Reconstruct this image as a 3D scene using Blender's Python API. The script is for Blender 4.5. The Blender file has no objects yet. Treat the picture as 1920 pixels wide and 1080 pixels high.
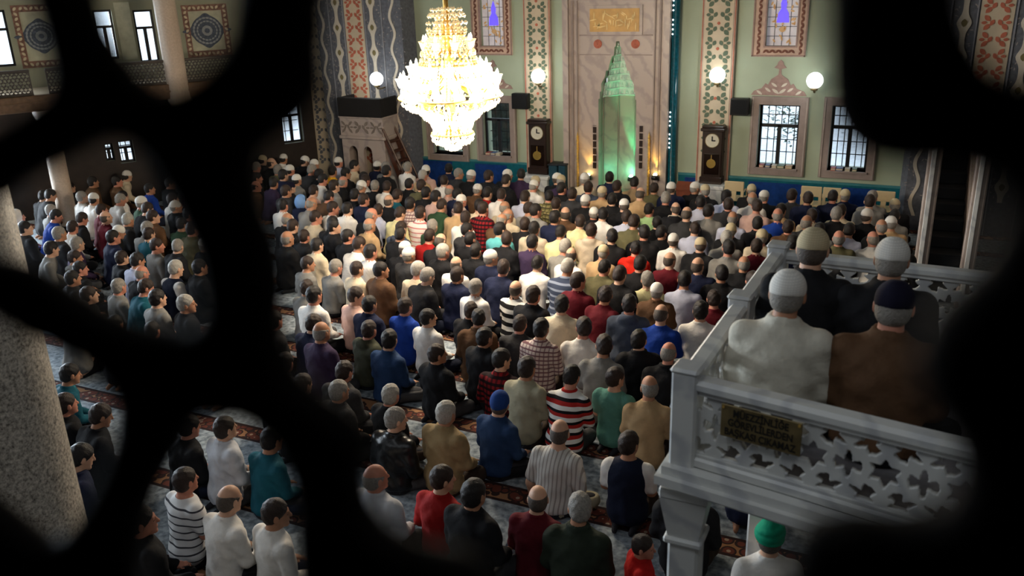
import bpy, math, random
import numpy as np
from mathutils import Matrix, Vector
random.seed(7); rng = np.random.default_rng(7)
SC = bpy.context.scene
COL = SC.collection
# ---------------------------------------------------------------- camera
H = 5.2            # eye height above the prayer hall floor
FPX = 1613.995
RC = np.array([[0.90627074, 0.11655649, -0.40631014],
               [0.42151416, -0.32108026, 0.84807622],
               [-0.03160938, -0.93985214, -0.34011585]])
cam = bpy.data.cameras.new('camera'); cam_o = bpy.data.objects.new('camera', cam); COL.objects.link(cam_o)
cam.sensor_width = 36; cam.lens = FPX / 1920 * 36; cam.clip_start = .02; cam.clip_end = 200
M = Matrix.Identity(4)
for i in range(3):
    M[i][0] = RC[i, 0]; M[i][1] = -RC[i, 1]; M[i][2] = -RC[i, 2]
M[2][3] = H
cam_o.matrix_world = M
cam.dof.use_dof = True; cam.dof.focus_distance = 10.5; cam.dof.aperture_fstop = 2.2
SC.camera = cam_o
SC.view_settings.view_transform = 'Standard'; SC.view_settings.look = 'None'
SC.view_settings.exposure = 0.0; SC.view_settings.gamma = 1; SC.view_settings.use_curve_mapping = False
# ---------------------------------------------------------------- world: overcast daylight outside
wd = bpy.data.worlds.new('daylight'); SC.world = wd; wd.use_nodes = True
bg = wd.node_tree.nodes['Background']
bg.inputs[0].default_value = (.82, .91, 1, 1)
bg.inputs[1].default_value = 2.4

def area(name, loc, target, sx, sy, power, col):
    l = bpy.data.lights.new(name, 'AREA'); l.shape = 'RECTANGLE'; l.size = sx; l.size_y = sy; l.energy = power; l.color = col
    o = bpy.data.objects.new(name, l); COL.objects.link(o); o.location = loc
    o.rotation_euler = (Vector(target) - Vector(loc)).to_track_quat('-Z', 'Y').to_euler()
    return o
DAY = (.86, .93, 1)
W = 19.5; LX = -23.0; RX = 5.2; AX = -6.38; CEIL = 10.5
# the hall's left front corner is cut off by an oblique wall that carries a gallery
K0 = np.array([-15.25, W]); TH = math.atan2(.834, .551); TV = np.array([math.cos(TH), math.sin(TH)]); NV = np.array([-TV[1], TV[0]])
# daylight standing in the tall windows of the oblique gallery wall: u along the wall, width, foot, head
OWIN = [(-13.9, 1.2, 3.45, 5.9), (-11.6, 1.2, 3.45, 5.9), (-9.55, 1.2, 3.45, 5.9)]
for (u, w_, z0, z1) in OWIN + [(-3.53, .5, 3.5, 4.75), (-4.9, .5, 3.5, 4.75)]:
    p = K0 + TV * u + NV * .26
    area('window_daylight', (p[0], p[1], (z0 + z1) / 2), (p[0] - NV[0] * 5, p[1] - NV[1] * 5, 3.4), w_, z1 - z0, 150 * w_ * (z1 - z0), DAY)
# low windows of the oblique wall, left of the view
LOWW = [(-9.4, 1.1, .8, 2.3), (-11.3, 1.1, .8, 2.3), (-13.2, 1.1, .8, 2.3)]
for (u, w_, z0, z1) in LOWW:
    p = K0 + TV * u + NV * .26
    area('window_daylight', (p[0], p[1], (z0 + z1) / 2), (p[0] - NV[0] * 5, p[1] - NV[1] * 5, 1.2), w_, z1 - z0, 900, DAY)
# windows of the left rear wall
for y in (.9, 3.4, 5.9):
    area('window_daylight', (LX - .2, y, 5.2), (LX + 6, y, 3.4), 1.4, 2.6, 420, DAY)
# fill light added for the platform front, in made-up windows above the gallery
for x in (-11, -7, -3, 1):
    area('added_front_fill', (x, .55, 8.3), (x, 6.5, 1.0), 1.4, 2.0, 40, DAY)

def ray(px, py):
    return RC @ np.array([px - 960, py - 540, FPX])
def onY(px, py, Y=W):
    r = ray(px, py); return np.array([0, 0, H]) + r * Y / r[1]
def onX(px, py, X):
    r = ray(px, py); return np.array([0, 0, H]) + r * X / r[0]
def onO(px, py, w=0.0):      # pixel -> (u, z) on a plane parallel to the oblique wall, w metres behind it
    r = ray(px, py); o = K0 + NV * w; t = (o @ NV) / (r[0] * NV[0] + r[1] * NV[1]); p = r * t; return float((p[:2] - o) @ TV), float(H + p[2])
def onZ(px, py, z):
    r = ray(px, py); return np.array([0, 0, H]) + r * (z - H) / r[2]
def proj(p):
    v = RC.T @ (np.array(p) - [0, 0, H]); return 960 + FPX * v[0] / v[2], 540 + FPX * v[1] / v[2]
def frect(l, r, t, b, Y=W):      # rectangle on the front wall: x0, x1, z0, z1
    ym = (t + b) / 2; xm = (l + r) / 2
    return onY(l, ym, Y)[0], onY(r, ym, Y)[0], onY(xm, b, Y)[2], onY(xm, t, Y)[2]
# ---------------------------------------------------------------- materials
MATS = {}
def nodes_of(name):
    m = bpy.data.materials.new(name); m.use_nodes = True
    nt = m.node_tree; return m, nt, nt.nodes['Principled BSDF']
def N(nt, t, **k):
    n = nt.nodes.new(t)
    for a, b in k.items():
        if a.startswith('i_'):
            n.inputs[int(a[2:])].default_value = b
        else: setattr(n, a, b)
    return n
def c4(c): return (c[0], c[1], c[2], 1)
def srgb(r, g, b):
    f = lambda v: (v / 255 / 12.92) if v / 255 < .04045 else ((v / 255 + .055) / 1.055) ** 2.4
    return (f(r), f(g), f(b))
def mat(name, col, rough=.6, metal=0, var=.18, vscale=5, bump=0, bscale=30, emis=None, estr=0, spec=.4):
    if name in MATS: return MATS[name]
    m, nt, b = nodes_of(name); MATS[name] = m
    tc = N(nt, 'ShaderNodeTexCoord')
    no = N(nt, 'ShaderNodeTexNoise'); no.inputs['Scale'].default_value = vscale; no.inputs['Detail'].default_value = 4
    nt.links.new(tc.outputs['Object'], no.inputs['Vector'])
    rp = N(nt, 'ShaderNodeValToRGB')
    rp.color_ramp.elements[0].position = .3; rp.color_ramp.elements[1].position = .7
    rp.color_ramp.elements[0].color = c4([c * (1 - var) for c in col]); rp.color_ramp.elements[1].color = c4([min(1, c * (1 + var)) for c in col])
    nt.links.new(no.outputs['Fac'], rp.inputs[0]); nt.links.new(rp.outputs[0], b.inputs['Base Color'])
    b.inputs['Roughness'].default_value = rough; b.inputs['Metallic'].default_value = metal
    b.inputs['Specular IOR Level'].default_value = spec
    if bump:
        n2 = N(nt, 'ShaderNodeTexNoise'); n2.inputs['Scale'].default_value = bscale; n2.inputs['Detail'].default_value = 3
        nt.links.new(tc.outputs['Object'], n2.inputs['Vector'])
        bp = N(nt, 'ShaderNodeBump'); bp.inputs['Strength'].default_value = bump; bp.inputs['Distance'].default_value = .02
        nt.links.new(n2.outputs['Fac'], bp.inputs['Height']); nt.links.new(bp.outputs[0], b.inputs['Normal'])
    if emis:
        b.inputs['Emission Color'].default_value = c4(emis); b.inputs['Emission Strength'].default_value = estr
    return m
def marble(name, c1, c2, rough=.35, scale=1.6):
    if name in MATS: return MATS[name]
    m, nt, b = nodes_of(name); MATS[name] = m
    tc = N(nt, 'ShaderNodeTexCoord')
    wv = N(nt, 'ShaderNodeTexWave'); wv.inputs['Scale'].default_value = scale; wv.inputs['Distortion'].default_value = 14; wv.inputs['Detail'].default_value = 4
    wv.inputs['Detail Scale'].default_value = 1.4
    mp = N(nt, 'ShaderNodeMapping'); mp.inputs['Rotation'].default_value = (.3, .5, .2)
    nt.links.new(tc.outputs['Object'], mp.inputs[0]); nt.links.new(mp.outputs[0], wv.inputs['Vector'])
    rp = N(nt, 'ShaderNodeValToRGB'); rp.color_ramp.elements[0].color = c4(c2); rp.color_ramp.elements[1].color = c4(c1); rp.color_ramp.elements[1].position = .45
    nt.links.new(wv.outputs['Color'], rp.inputs[0]); nt.links.new(rp.outputs[0], b.inputs['Base Color']); b.inputs['Roughness'].default_value = rough
    return m
def granite(name):
    m, nt, b = nodes_of(name); MATS[name] = m
    tc = N(nt, 'ShaderNodeTexCoord'); no = N(nt, 'ShaderNodeTexNoise'); no.inputs['Scale'].default_value = 45; no.inputs['Detail'].default_value = 6; no.inputs['Roughness'].default_value = .8
    nt.links.new(tc.outputs['Object'], no.inputs['Vector'])
    rp = N(nt, 'ShaderNodeValToRGB'); e = rp.color_ramp.elements
    e[0].position = .36; e[0].color = c4(srgb(60, 55, 50)); e[1].position = .62; e[1].color = c4(srgb(225, 215, 200))
    n = e.new(.47); n.color = c4(srgb(165, 155, 142))
    nt.links.new(no.outputs['Fac'], rp.inputs[0]); nt.links.new(rp.outputs[0], b.inputs['Base Color']); b.inputs['Roughness'].default_value = .55
    return m
def carpet():
    # pale blue-grey prayer carpet, one rust patterned border for each row
    m, nt, b = nodes_of('carpet'); MATS['carpet'] = m
    tc = N(nt, 'ShaderNodeTexCoord'); sp = N(nt, 'ShaderNodeSeparateXYZ'); nt.links.new(tc.outputs['Object'], sp.inputs[0])
    def mth(op, a, bb=None, c=None):
        n = N(nt, 'ShaderNodeMath', operation=op)
        for i, v in enumerate((a, bb, c)):
            if v is None: continue
            if isinstance(v, (int, float)): n.inputs[i].default_value = v
            else: nt.links.new(v, n.inputs[i])
        return n.outputs[0]
    fy = mth('FRACT', mth('DIVIDE', mth('ADD', sp.outputs[1], .15), 1.18))
    band = mth('MULTIPLY', mth('GREATER_THAN', fy, .0), mth('LESS_THAN', fy, .26))
    edge = mth('ADD', mth('LESS_THAN', mth('ABSOLUTE', mth('SUBTRACT', fy, .018)), .018), mth('LESS_THAN', mth('ABSOLUTE', mth('SUBTRACT', fy, .242)), .018))
    vo = N(nt, 'ShaderNodeTexVoronoi'); vo.inputs['Scale'].default_value = 9; nt.links.new(tc.outputs['Object'], vo.inputs['Vector'])
    no = N(nt, 'ShaderNodeTexNoise'); no.inputs['Scale'].default_value = 14; no.inputs['Detail'].default_value = 4; nt.links.new(tc.outputs['Object'], no.inputs['Vector'])
    rp = N(nt, 'ShaderNodeValToRGB'); rp.color_ramp.interpolation = 'CONSTANT'; e = rp.color_ramp.elements
    e[0].color = c4(srgb(160, 140, 124)); e[1].position = .2; e[1].color = c4(srgb(104, 58, 48)); q = e.new(.5); q.color = c4(srgb(58, 44, 42)); q = e.new(.68); q.color = c4(srgb(150, 110, 80))
    nt.links.new(vo.outputs['Distance'], rp.inputs[0])
    r2 = N(nt, 'ShaderNodeValToRGB'); r2.color_ramp.elements[0].color = c4(srgb(104, 114, 122)); r2.color_ramp.elements[1].color = c4(srgb(168, 178, 186))
    r2.color_ramp.elements[0].position = .35; r2.color_ramp.elements[1].position = .65
    nt.links.new(no.outputs['Fac'], r2.inputs[0])
    mx = N(nt, 'ShaderNodeMixRGB'); nt.links.new(band, mx.inputs[0]); nt.links.new(r2.outputs[0], mx.inputs[1]); nt.links.new(rp.outputs[0], mx.inputs[2])
    m2 = N(nt, 'ShaderNodeMixRGB'); nt.links.new(edge, m2.inputs[0]); nt.links.new(mx.outputs[0], m2.inputs[1]); m2.inputs[2].default_value = c4(srgb(52, 38, 38))
    nt.links.new(m2.outputs[0], b.inputs['Base Color']); b.inputs['Roughness'].default_value = .95; b.inputs['Specular IOR Level'].default_value = .1
    bp = N(nt, 'ShaderNodeBump'); bp.inputs['Strength'].default_value = .4; n3 = N(nt, 'ShaderNodeTexNoise'); n3.inputs['Scale'].default_value = 160
    nt.links.new(tc.outputs['Object'], n3.inputs['Vector']); nt.links.new(n3.outputs['Fac'], bp.inputs['Height']); nt.links.new(bp.outputs[0], b.inputs['Normal'])
    return m
def stripes(name, axis, period, cols, rough=.85, axis2=None, col2=None, w2=.3, per2=None):
    # woven cloth: bands of colours along one axis, optional crossing bands
    m, nt, b = nodes_of(name); MATS[name] = m
    tc = N(nt, 'ShaderNodeTexCoord'); sp = N(nt, 'ShaderNodeSeparateXYZ'); nt.links.new(tc.outputs['Object'], sp.inputs[0])
    def fr(ax, p):
        d = N(nt, 'ShaderNodeMath', operation='DIVIDE'); nt.links.new(sp.outputs[ax], d.inputs[0]); d.inputs[1].default_value = p
        f = N(nt, 'ShaderNodeMath', operation='FRACT'); nt.links.new(d.outputs[0], f.inputs[0]); return f.outputs[0]
    rp = N(nt, 'ShaderNodeValToRGB'); rp.color_ramp.interpolation = 'CONSTANT'; e = rp.color_ramp.elements
    tot = sum(w for _, w in cols); p = 0
    for i, (c, w) in enumerate(cols):
        q = e[i] if i < 2 else e.new(min(.999, p)); q.position = p; q.color = c4(c); p += w / tot
    nt.links.new(fr(axis, period), rp.inputs[0]); out = rp.outputs[0]
    if axis2 is not None:
        l = N(nt, 'ShaderNodeMath', operation='LESS_THAN'); nt.links.new(fr(axis2, per2 or period), l.inputs[0]); l.inputs[1].default_value = w2
        h = N(nt, 'ShaderNodeMath', operation='MULTIPLY'); nt.links.new(l.outputs[0], h.inputs[0]); h.inputs[1].default_value = .7
        mx = N(nt, 'ShaderNodeMixRGB'); nt.links.new(h.outputs[0], mx.inputs[0]); nt.links.new(out, mx.inputs[1]); mx.inputs[2].default_value = c4(col2); out = mx.outputs[0]
    nt.links.new(out, b.inputs['Base Color']); b.inputs['Roughness'].default_value = rough; b.inputs['Specular IOR Level'].default_value = .2
    return m
def emitter(name, col, s):
    m, nt, b = nodes_of(name); MATS[name] = m
    b.inputs['Base Color'].default_value = c4(col); b.inputs['Emission Color'].default_value = c4(col); b.inputs['Emission Strength'].default_value = s
    return m
def glass(name):
    m = bpy.data.materials.new(name); m.use_nodes = True; nt = m.node_tree; nt.nodes.clear(); MATS[name] = m
    o = N(nt, 'ShaderNodeOutputMaterial'); t = N(nt, 'ShaderNodeBsdfTransparent'); g = N(nt, 'ShaderNodeBsdfGlossy'); g.inputs['Roughness'].default_value = .05
    t.inputs[0].default_value = (.93, .97, 1, 1); mx = N(nt, 'ShaderNodeMixShader'); mx.inputs[0].default_value = .06
    nt.links.new(t.outputs[0], mx.inputs[1]); nt.links.new(g.outputs[0], mx.inputs[2]); nt.links.new(mx.outputs[0], o.inputs[0]); return m
wall_green = mat('painted_plaster_green', srgb(160, 170, 146), .8, var=.08, vscale=1.2)
wall_dim = mat('painted_plaster_left', srgb(150, 150, 128), .8, var=.1, vscale=1.0)
dark_plaster = mat('plain_plaster', srgb(84, 80, 74), .9, var=.1, vscale=.7)
ceil_m = mat('ceiling_paint', srgb(96, 92, 84), .9, var=.1, vscale=.5)
tile_teal = mat('teal_tile', srgb(22, 92, 104), .25, var=.2, vscale=8)
tile_blue = mat('blue_tile', srgb(24, 56, 118), .25, var=.25, vscale=10)
marb = marble('grey_marble', srgb(174, 158, 147), srgb(157, 142, 134), .4, .9)
marb2 = marble('white_marble', srgb(216, 216, 212), srgb(190, 191, 192), .35, 1.1)
stone = mat('window_stone', srgb(142, 126, 118), .6, var=.12, vscale=6)
darkwood = mat('dark_wood', srgb(38, 24, 18), .35, var=.3, vscale=7)
brownwood = mat('brown_wood', srgb(78, 46, 32), .4, var=.3, vscale=7)
lattice_m = mat('aged_black_wood', srgb(22, 17, 14), .8, var=.3, vscale=12, bump=.2, spec=.15)
blk = mat('black_plastic', srgb(14, 14, 15), .4)
iron = mat('black_iron', srgb(18, 17, 18), .45)
cream_p = mat('cream_paint', srgb(194, 178, 152), .7, var=.06)
green_p = mat('green_ornament', srgb(84, 98, 78), .7, var=.1)
red_p = mat('red_ornament', srgb(176, 96, 72), .7, var=.15)
mauve_p = mat('mauve_ornament', srgb(150, 122, 112), .7, var=.15, vscale=14)
slate_p = mat('slate_ornament', srgb(94, 96, 103), .7, var=.25, vscale=14)
pale_p = mat('pale_ornament', srgb(205, 195, 178), .7, var=.08)
olive_p = mat('olive_ornament', srgb(120, 108, 70), .7, var=.1)
gold_m = mat('gilt', srgb(200, 160, 80), .4, metal=.4, var=.2, vscale=20)
brass_m = mat('old_brass', srgb(120, 104, 70), .5, metal=.6, var=.35, vscale=9)
glass_m = glass('window_glass')
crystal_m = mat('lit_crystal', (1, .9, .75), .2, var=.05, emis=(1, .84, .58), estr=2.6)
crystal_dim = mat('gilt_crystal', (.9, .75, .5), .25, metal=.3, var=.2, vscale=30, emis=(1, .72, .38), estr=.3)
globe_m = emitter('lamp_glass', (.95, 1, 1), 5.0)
ivory_pl = mat('ivory_plastic', srgb(200, 180, 140), .45, var=.04)
granite_m = granite('speckled_granite'); carpet_m = carpet()
# ---------------------------------------------------------------- mesh helpers
class MB:
    def __init__(s): s.v = []; s.f = []
    def add(s, V, F):
        o = len(s.v); s.v += [tuple(map(float, p)) for p in V]; s.f += [tuple(o + i for i in f) for f in F]; return s
    def box(s, a, b):
        x0, y0, z0 = a; x1, y1, z1 = b
        return s.add([(x0, y0, z0), (x1, y0, z0), (x1, y1, z0), (x0, y1, z0), (x0, y0, z1), (x1, y0, z1), (x1, y1, z1), (x0, y1, z1)],
                     [(3, 2, 1, 0), (4, 5, 6, 7), (0, 1, 5, 4), (1, 2, 6, 5), (2, 3, 7, 6), (3, 0, 4, 7)])
    def bbox(s, a, b, r=.01):     # box with chamfered vertical and top edges: stacked insets
        x0, y0, z0 = a; x1, y1, z1 = b
        def ring(i, z): return [(x0 + i, y0 + r, z), (x0 + r, y0 + i, z), (x1 - r, y0 + i, z), (x1 - i, y0 + r, z), (x1 - i, y1 - r, z), (x1 - r, y1 - i, z), (x0 + r, y1 - i, z), (x0 + i, y1 - r, z)]
        V = ring(r, z0) + ring(0, z0 + r) + ring(0, z1 - r) + ring(r, z1)
        F = [tuple(range(7, -1, -1)), tuple(range(24, 32))]
        for k in range(3):
            for i in range(8): F.append((k * 8 + i, k * 8 + (i + 1) % 8, k * 8 + 8 + (i + 1) % 8, k * 8 + 8 + i))
        return s.add(V, F)
    def prism(s, poly, fn, lo, hi):   # poly of (u,v); fn(u,v,w) -> xyz
        n = len(poly); V = [fn(u, v, lo) for u, v in poly] + [fn(u, v, hi) for u, v in poly]
        F = [tuple(range(n)), tuple(range(2 * n - 1, n - 1, -1))] + [(i, i + n, (i + 1) % n + n, (i + 1) % n) for i in range(n)]
        return s.add(V, F)
    def lathe(s, prof, c=(0, 0, 0), n=20, a0=0, a1=2 * math.pi):
        full = abs(a1 - a0 - 2 * math.pi) < 1e-6; m = n if full else n + 1; V = []; F = []
        for r, z in prof:
            for i in range(m):
                t = a0 + (a1 - a0) * i / n; V.append((c[0] + r * math.cos(t), c[1] + r * math.sin(t), c[2] + z))
        for k in range(len(prof) - 1):
            for i in range(n):
                j = (i + 1) % m; F.append((k * m + i, k * m + j, (k + 1) * m + j, (k + 1) * m + i))
        return s.add(V, F)
    def tube(s, pts, r, n=6, cap=True):
        pts = [Vector(p) for p in pts]; V = []; F = []; rr = r if isinstance(r, (list, tuple)) else [r] * len(pts)
        for k, p in enumerate(pts):
            d = (pts[min(k + 1, len(pts) - 1)] - pts[max(k - 1, 0)]).normalized()
            u = d.orthogonal().normalized() if k == 0 else (u - d * u.dot(d)).normalized()
            w = d.cross(u)
            for i in range(n):
                t = 2 * math.pi * i / n; V.append(p + (u * math.cos(t) + w * math.sin(t)) * rr[k])
        for k in range(len(pts) - 1):
            for i in range(n): F.append((k * n + i, k * n + (i + 1) % n, (k + 1) * n + (i + 1) % n, (k + 1) * n + i))
        if cap: F += [tuple(range(n - 1, -1, -1)), tuple(range((len(pts) - 1) * n, len(pts) * n))]
        return s.add(V, F)
    def mesh(s, name, m, smooth=False):
        me = bpy.data.meshes.new(name); me.from_pydata(s.v, [], s.f); me.materials.append(m)
        if smooth: me.polygons.foreach_set('use_smooth', [True] * len(me.polygons))
        me.update(); return me
    def build(s, name, m, parent=None, smooth=False, loc=None):
        o = bpy.data.objects.new(name, s.mesh(name, m, smooth)); COL.objects.link(o)
        if parent: o.parent = parent
        if loc is not None: o.location = loc
        return o
def tag(o, label=None, cat=None, group=None, kind=None):
    if label: o['label'] = label
    if cat: o['category'] = cat
    if group: o['group'] = group
    if kind: o['kind'] = kind
    return o
def empty(name, loc=(0, 0, 0), rz=0):
    o = bpy.data.objects.new(name, None); COL.objects.link(o); o.location = loc; o.rotation_euler[2] = rz; o.empty_display_size = .1; return o
def inst(me, name, parent=None, loc=(0, 0, 0), rot=(0, 0, 0), sc=1):
    o = bpy.data.objects.new(name, me); COL.objects.link(o); o.parent = parent; o.location = loc; o.rotation_euler = rot
    o.scale = (sc, sc, sc) if isinstance(sc, (int, float)) else sc; return o
def copy_tree(o, parent=None):
    c = o.copy(); COL.objects.link(c); c.parent = parent
    for ch in [k for k in COL.objects if k.parent == o]: copy_tree(ch, c)
    return c
def S(name, mb, m, parent=None, smooth=False):
    o = mb.build(name, m, parent, smooth)
    if parent is None: o['kind'] = 'structure'
    return o
def light(name, loc, power, col, r=.05, parent=None, spot=None, rot=None):
    l = bpy.data.lights.new(name, 'SPOT' if spot else 'POINT'); l.energy = power; l.color = col; l.shadow_soft_size = r
    if spot: l.spot_size = spot; l.spot_blend = .6
    o = bpy.data.objects.new(name, l); COL.objects.link(o); o.location = loc
    if rot: o.rotation_euler = rot
    o.parent = parent; return o
# surface nets on a rectilinear grid
def nets(val, X, Y, Z):
    nx, ny, nz = val.shape; s = val < 0
    cs = s[:-1, :-1, :-1].astype(np.int8)
    tot = np.zeros((nx - 1, ny - 1, nz - 1), np.int8)
    for a in (0, 1):
        for b in (0, 1):
            for c in (0, 1): tot += s[a:nx - 1 + a, b:ny - 1 + b, c:nz - 1 + c]
    act = np.argwhere((tot > 0) & (tot < 8))
    if len(act) == 0: return np.zeros((0, 3)), np.zeros((0, 4), int)
    idx = -np.ones(tot.shape, np.int64); idx[act[:, 0], act[:, 1], act[:, 2]] = np.arange(len(act))
    acc = np.zeros((len(act), 3)); cnt = np.zeros(len(act))
    G = [X, Y, Z]
    cor = [(a, b, c) for a in (0, 1) for b in (0, 1) for c in (0, 1)]
    for i, p in enumerate(cor):
        for q in cor[i + 1:]:
            if sum(abs(p[k] - q[k]) for k in range(3)) != 1: continue
            v0 = val[act[:, 0] + p[0], act[:, 1] + p[1], act[:, 2] + p[2]]; v1 = val[act[:, 0] + q[0], act[:, 1] + q[1], act[:, 2] + q[2]]
            ch = (v0 < 0) != (v1 < 0)
            t = np.where(ch, v0 / np.where(ch, v0 - v1, 1), 0)
            for k in range(3):
                a0 = G[k][act[:, k] + p[k]]; a1 = G[k][act[:, k] + q[k]]
                acc[:, k] += np.where(ch, a0 + (a1 - a0) * t, 0)
            cnt += ch
    V = acc / cnt[:, None]
    F = []
    for ax in range(3):
        u, w = (ax + 1) % 3, (ax + 2) % 3
        sl0 = [slice(None)] * 3; sl1 = [slice(None)] * 3; sl0[ax] = slice(0, -1); sl1[ax] = slice(1, None)
        a = s[tuple(sl0)]; b = s[tuple(sl1)]
        e = np.argwhere(a != b)
        n = [nx, ny, nz]
        e = e[(e[:, u] > 0) & (e[:, u] < n[u] - 1) & (e[:, w] > 0) & (e[:, w] < n[w] - 1)]
        if len(e) == 0: continue
        ins = a[e[:, 0], e[:, 1], e[:, 2]]
        def cell(du, dw):
            c = e.copy(); c[:, u] += du; c[:, w] += dw; return idx[c[:, 0], c[:, 1], c[:, 2]]
        q = np.stack([cell(-1, -1), cell(0, -1), cell(0, 0), cell(-1, 0)], 1)
        q[~ins] = q[~ins][:, ::-1]
        F.append(q)
    return V, np.concatenate(F)
def np_mesh(name, V, F, mats, smooth=True, midx=None):
    me = bpy.data.meshes.new(name); me.vertices.add(len(V)); me.vertices.foreach_set('co', V.astype(np.float32).ravel())
    me.loops.add(F.size); me.loops.foreach_set('vertex_index', F.astype(np.int32).ravel())
    me.polygons.add(len(F)); me.polygons.foreach_set('loop_start', np.arange(0, F.size, 4, dtype=np.int32))
    if midx is not None: me.polygons.foreach_set('material_index', midx.astype(np.int32))
    for m in mats: me.materials.append(m)
    me.update(calc_edges=True); me.validate()
    if smooth: me.polygons.foreach_set('use_smooth', [True] * len(me.polygons))
    return me
def poly_sdf(U, V, poly):
    d = np.full(U.shape, 1e9); s = np.ones(U.shape); n = len(poly)
    for i in range(n):
        ax, ay = poly[i]; bx, by = poly[i - 1]
        ex, ey = bx - ax, by - ay; wx, wy = U - ax, V - ay
        t = np.clip((wx * ex + wy * ey) / (ex * ex + ey * ey + 1e-12), 0, 1)
        d = np.minimum(d, (wx - ex * t) ** 2 + (wy - ey * t) ** 2)
        c1 = V >= ay; c2 = V < by; c3 = ex * wy > ey * wx
        s = np.where((c1 & c2 & c3) | (~c1 & ~c2 & ~c3), -s, s)
    return s * np.sqrt(d)
def chaikin(p, k=2):
    p = [np.array(q, float) for q in p]
    for _ in range(k):
        r = []
        for i in range(len(p)):
            a, b = p[i], p[(i + 1) % len(p)]; r += [a * .75 + b * .25, a * .25 + b * .75]
        p = r
    return p
# ================================================================ STRUCTURE
S('floor', MB().box((LX - .3, -4, -.3), (RX + .3, W + .3, 0)), carpet_m)
S('ceiling', MB().box((LX - .3, -4, CEIL), (RX + .3, W + .3, CEIL + .2)), ceil_m)
def wall_holes(name, m, axis, pos, thick, u0, u1, z0, z1, holes):
    us = sorted({u0, u1, *[h[0] for h in holes], *[h[1] for h in holes]}); zs = sorted({z0, z1, *[h[2] for h in holes], *[h[3] for h in holes]})
    b = MB()
    for i in range(len(us) - 1):
        run = None
        for k in range(len(zs) - 1):
            uc = (us[i] + us[i + 1]) / 2; zc = (zs[k] + zs[k + 1]) / 2
            solid = not any(h[0] < uc < h[1] and h[2] < zc < h[3] for h in holes)
            if solid and run is None: run = zs[k]
            if run is not None and (not solid or k == len(zs) - 2):
                top = zs[k + 1] if solid else zs[k]
                if axis == 'Y': b.box((us[i], pos, run), (us[i + 1], pos + thick, top))
                else: b.box((pos, us[i], run), (pos + thick, us[i + 1], top))
                run = None
    return S(name, b, m)
# front (qibla) wall openings
wR1 = frect(1421, 1497, 196, 314); wR2 = frect(1556, 1630, 198, 320); wL1 = frect(906, 958, 192, 290); wL2 = frect(812, 868, 190, 288)
mih = frect(1128, 1198, 70, 352)
mihX = (mih[0] + mih[1]) / 2; NW = (mih[1] - mih[0]) / 2; NZ = onY(1163, 184)[2]; NTOP = onY(1163, 76)[2]
stR = frect(1440, 1498, -60, 86); stL = frect(900, 944, -60, 86)
wall_holes('wall_front', wall_green, 'Y', W, .5, K0[0] - .1, RX + .3, 0, CEIL,
           [wR1, wR2, wL1, wL2, stR, stL, (mihX - NW - .05, mihX + NW + .05, 0, NTOP + .05)])
# oblique left wall and its openings, in its own frame (u along the wall, y outwards)
def orect(l, r, t, b, w=0.0):
    ym = (t + b) / 2; xm = (l + r) / 2
    return onO(l, ym, w)[0], onO(r, ym, w)[0], onO(xm, b, w)[1], onO(xm, t, w)[1]
def oblique(o): o.location = (K0[0], K0[1], 0); o.rotation_euler[2] = TH; return o
ow = [(u - w / 2, u + w / 2, z0, z1) for u, w, z0, z1 in OWIN]
oW1 = orect(180, 216, 18, 112); oW2 = orect(256, 293, 18, 117); oW0 = (orect(-80, 20, 20, 128)); oLL = orect(222, 252, 262, 305); oLL2 = orect(196, 214, 268, 302); oFar = orect(528, 566, 190, 268)
ow = [r for r in ow if r[1] < oW0[0] - .2]
lw = [(u - w / 2, u + w / 2, z0, z1) for u, w, z0, z1 in LOWW]; print('left edge u', onO(0, 330))
darken_p = mat('darkening_brown', srgb(40, 29, 23), .5, var=.3, vscale=5)  # dark brown facing added to darken the wall under the gallery
oblique(wall_holes('darkening_panel_left', darken_p, 'Y', -.05, .05, -16, -.02, 0, 2.9, [oLL, oLL2, oFar] + lw))
oblique(wall_holes('wall_left', wall_dim, 'Y', 0, .3, -16, .3, 0, CEIL, ow + lw + [oW0, oW1, oW2, oLL, oLL2, oFar]))
E_ = K0 - TV * 15.2
wall_holes('wall_side', wall_dim, 'X', LX - .3, .3, -4, E_[1] + 1.2, 0, CEIL, [(y - .7, y + .7, 3.9, 6.5) for y in (.9, 3.4, 5.9)])
S('wall_right', MB().box((RX, -4, 0), (RX + .3, W, CEIL)), dark_plaster)
S('wall_back', MB().box((LX, -4.2, 0), (RX, -4, CEIL)), dark_plaster)
# unseen wall over the entrance gallery, openings added for the fill lights
wall_holes('wall_over_gallery', dark_plaster, 'Y', .2, .3, LX, RX, 6.6, CEIL, [(x - .7, x + .7, 7.3, 9.3) for x in (-11, -7, -3, 1)])
S('gallery_floor', MB().box((LX, -4, 3.55), (RX, .3, 3.75)), darkwood)
S('gallery_ceiling', MB().box((LX, -4, 6.6), (RX, .2, 6.75)), darkwood)
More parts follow.
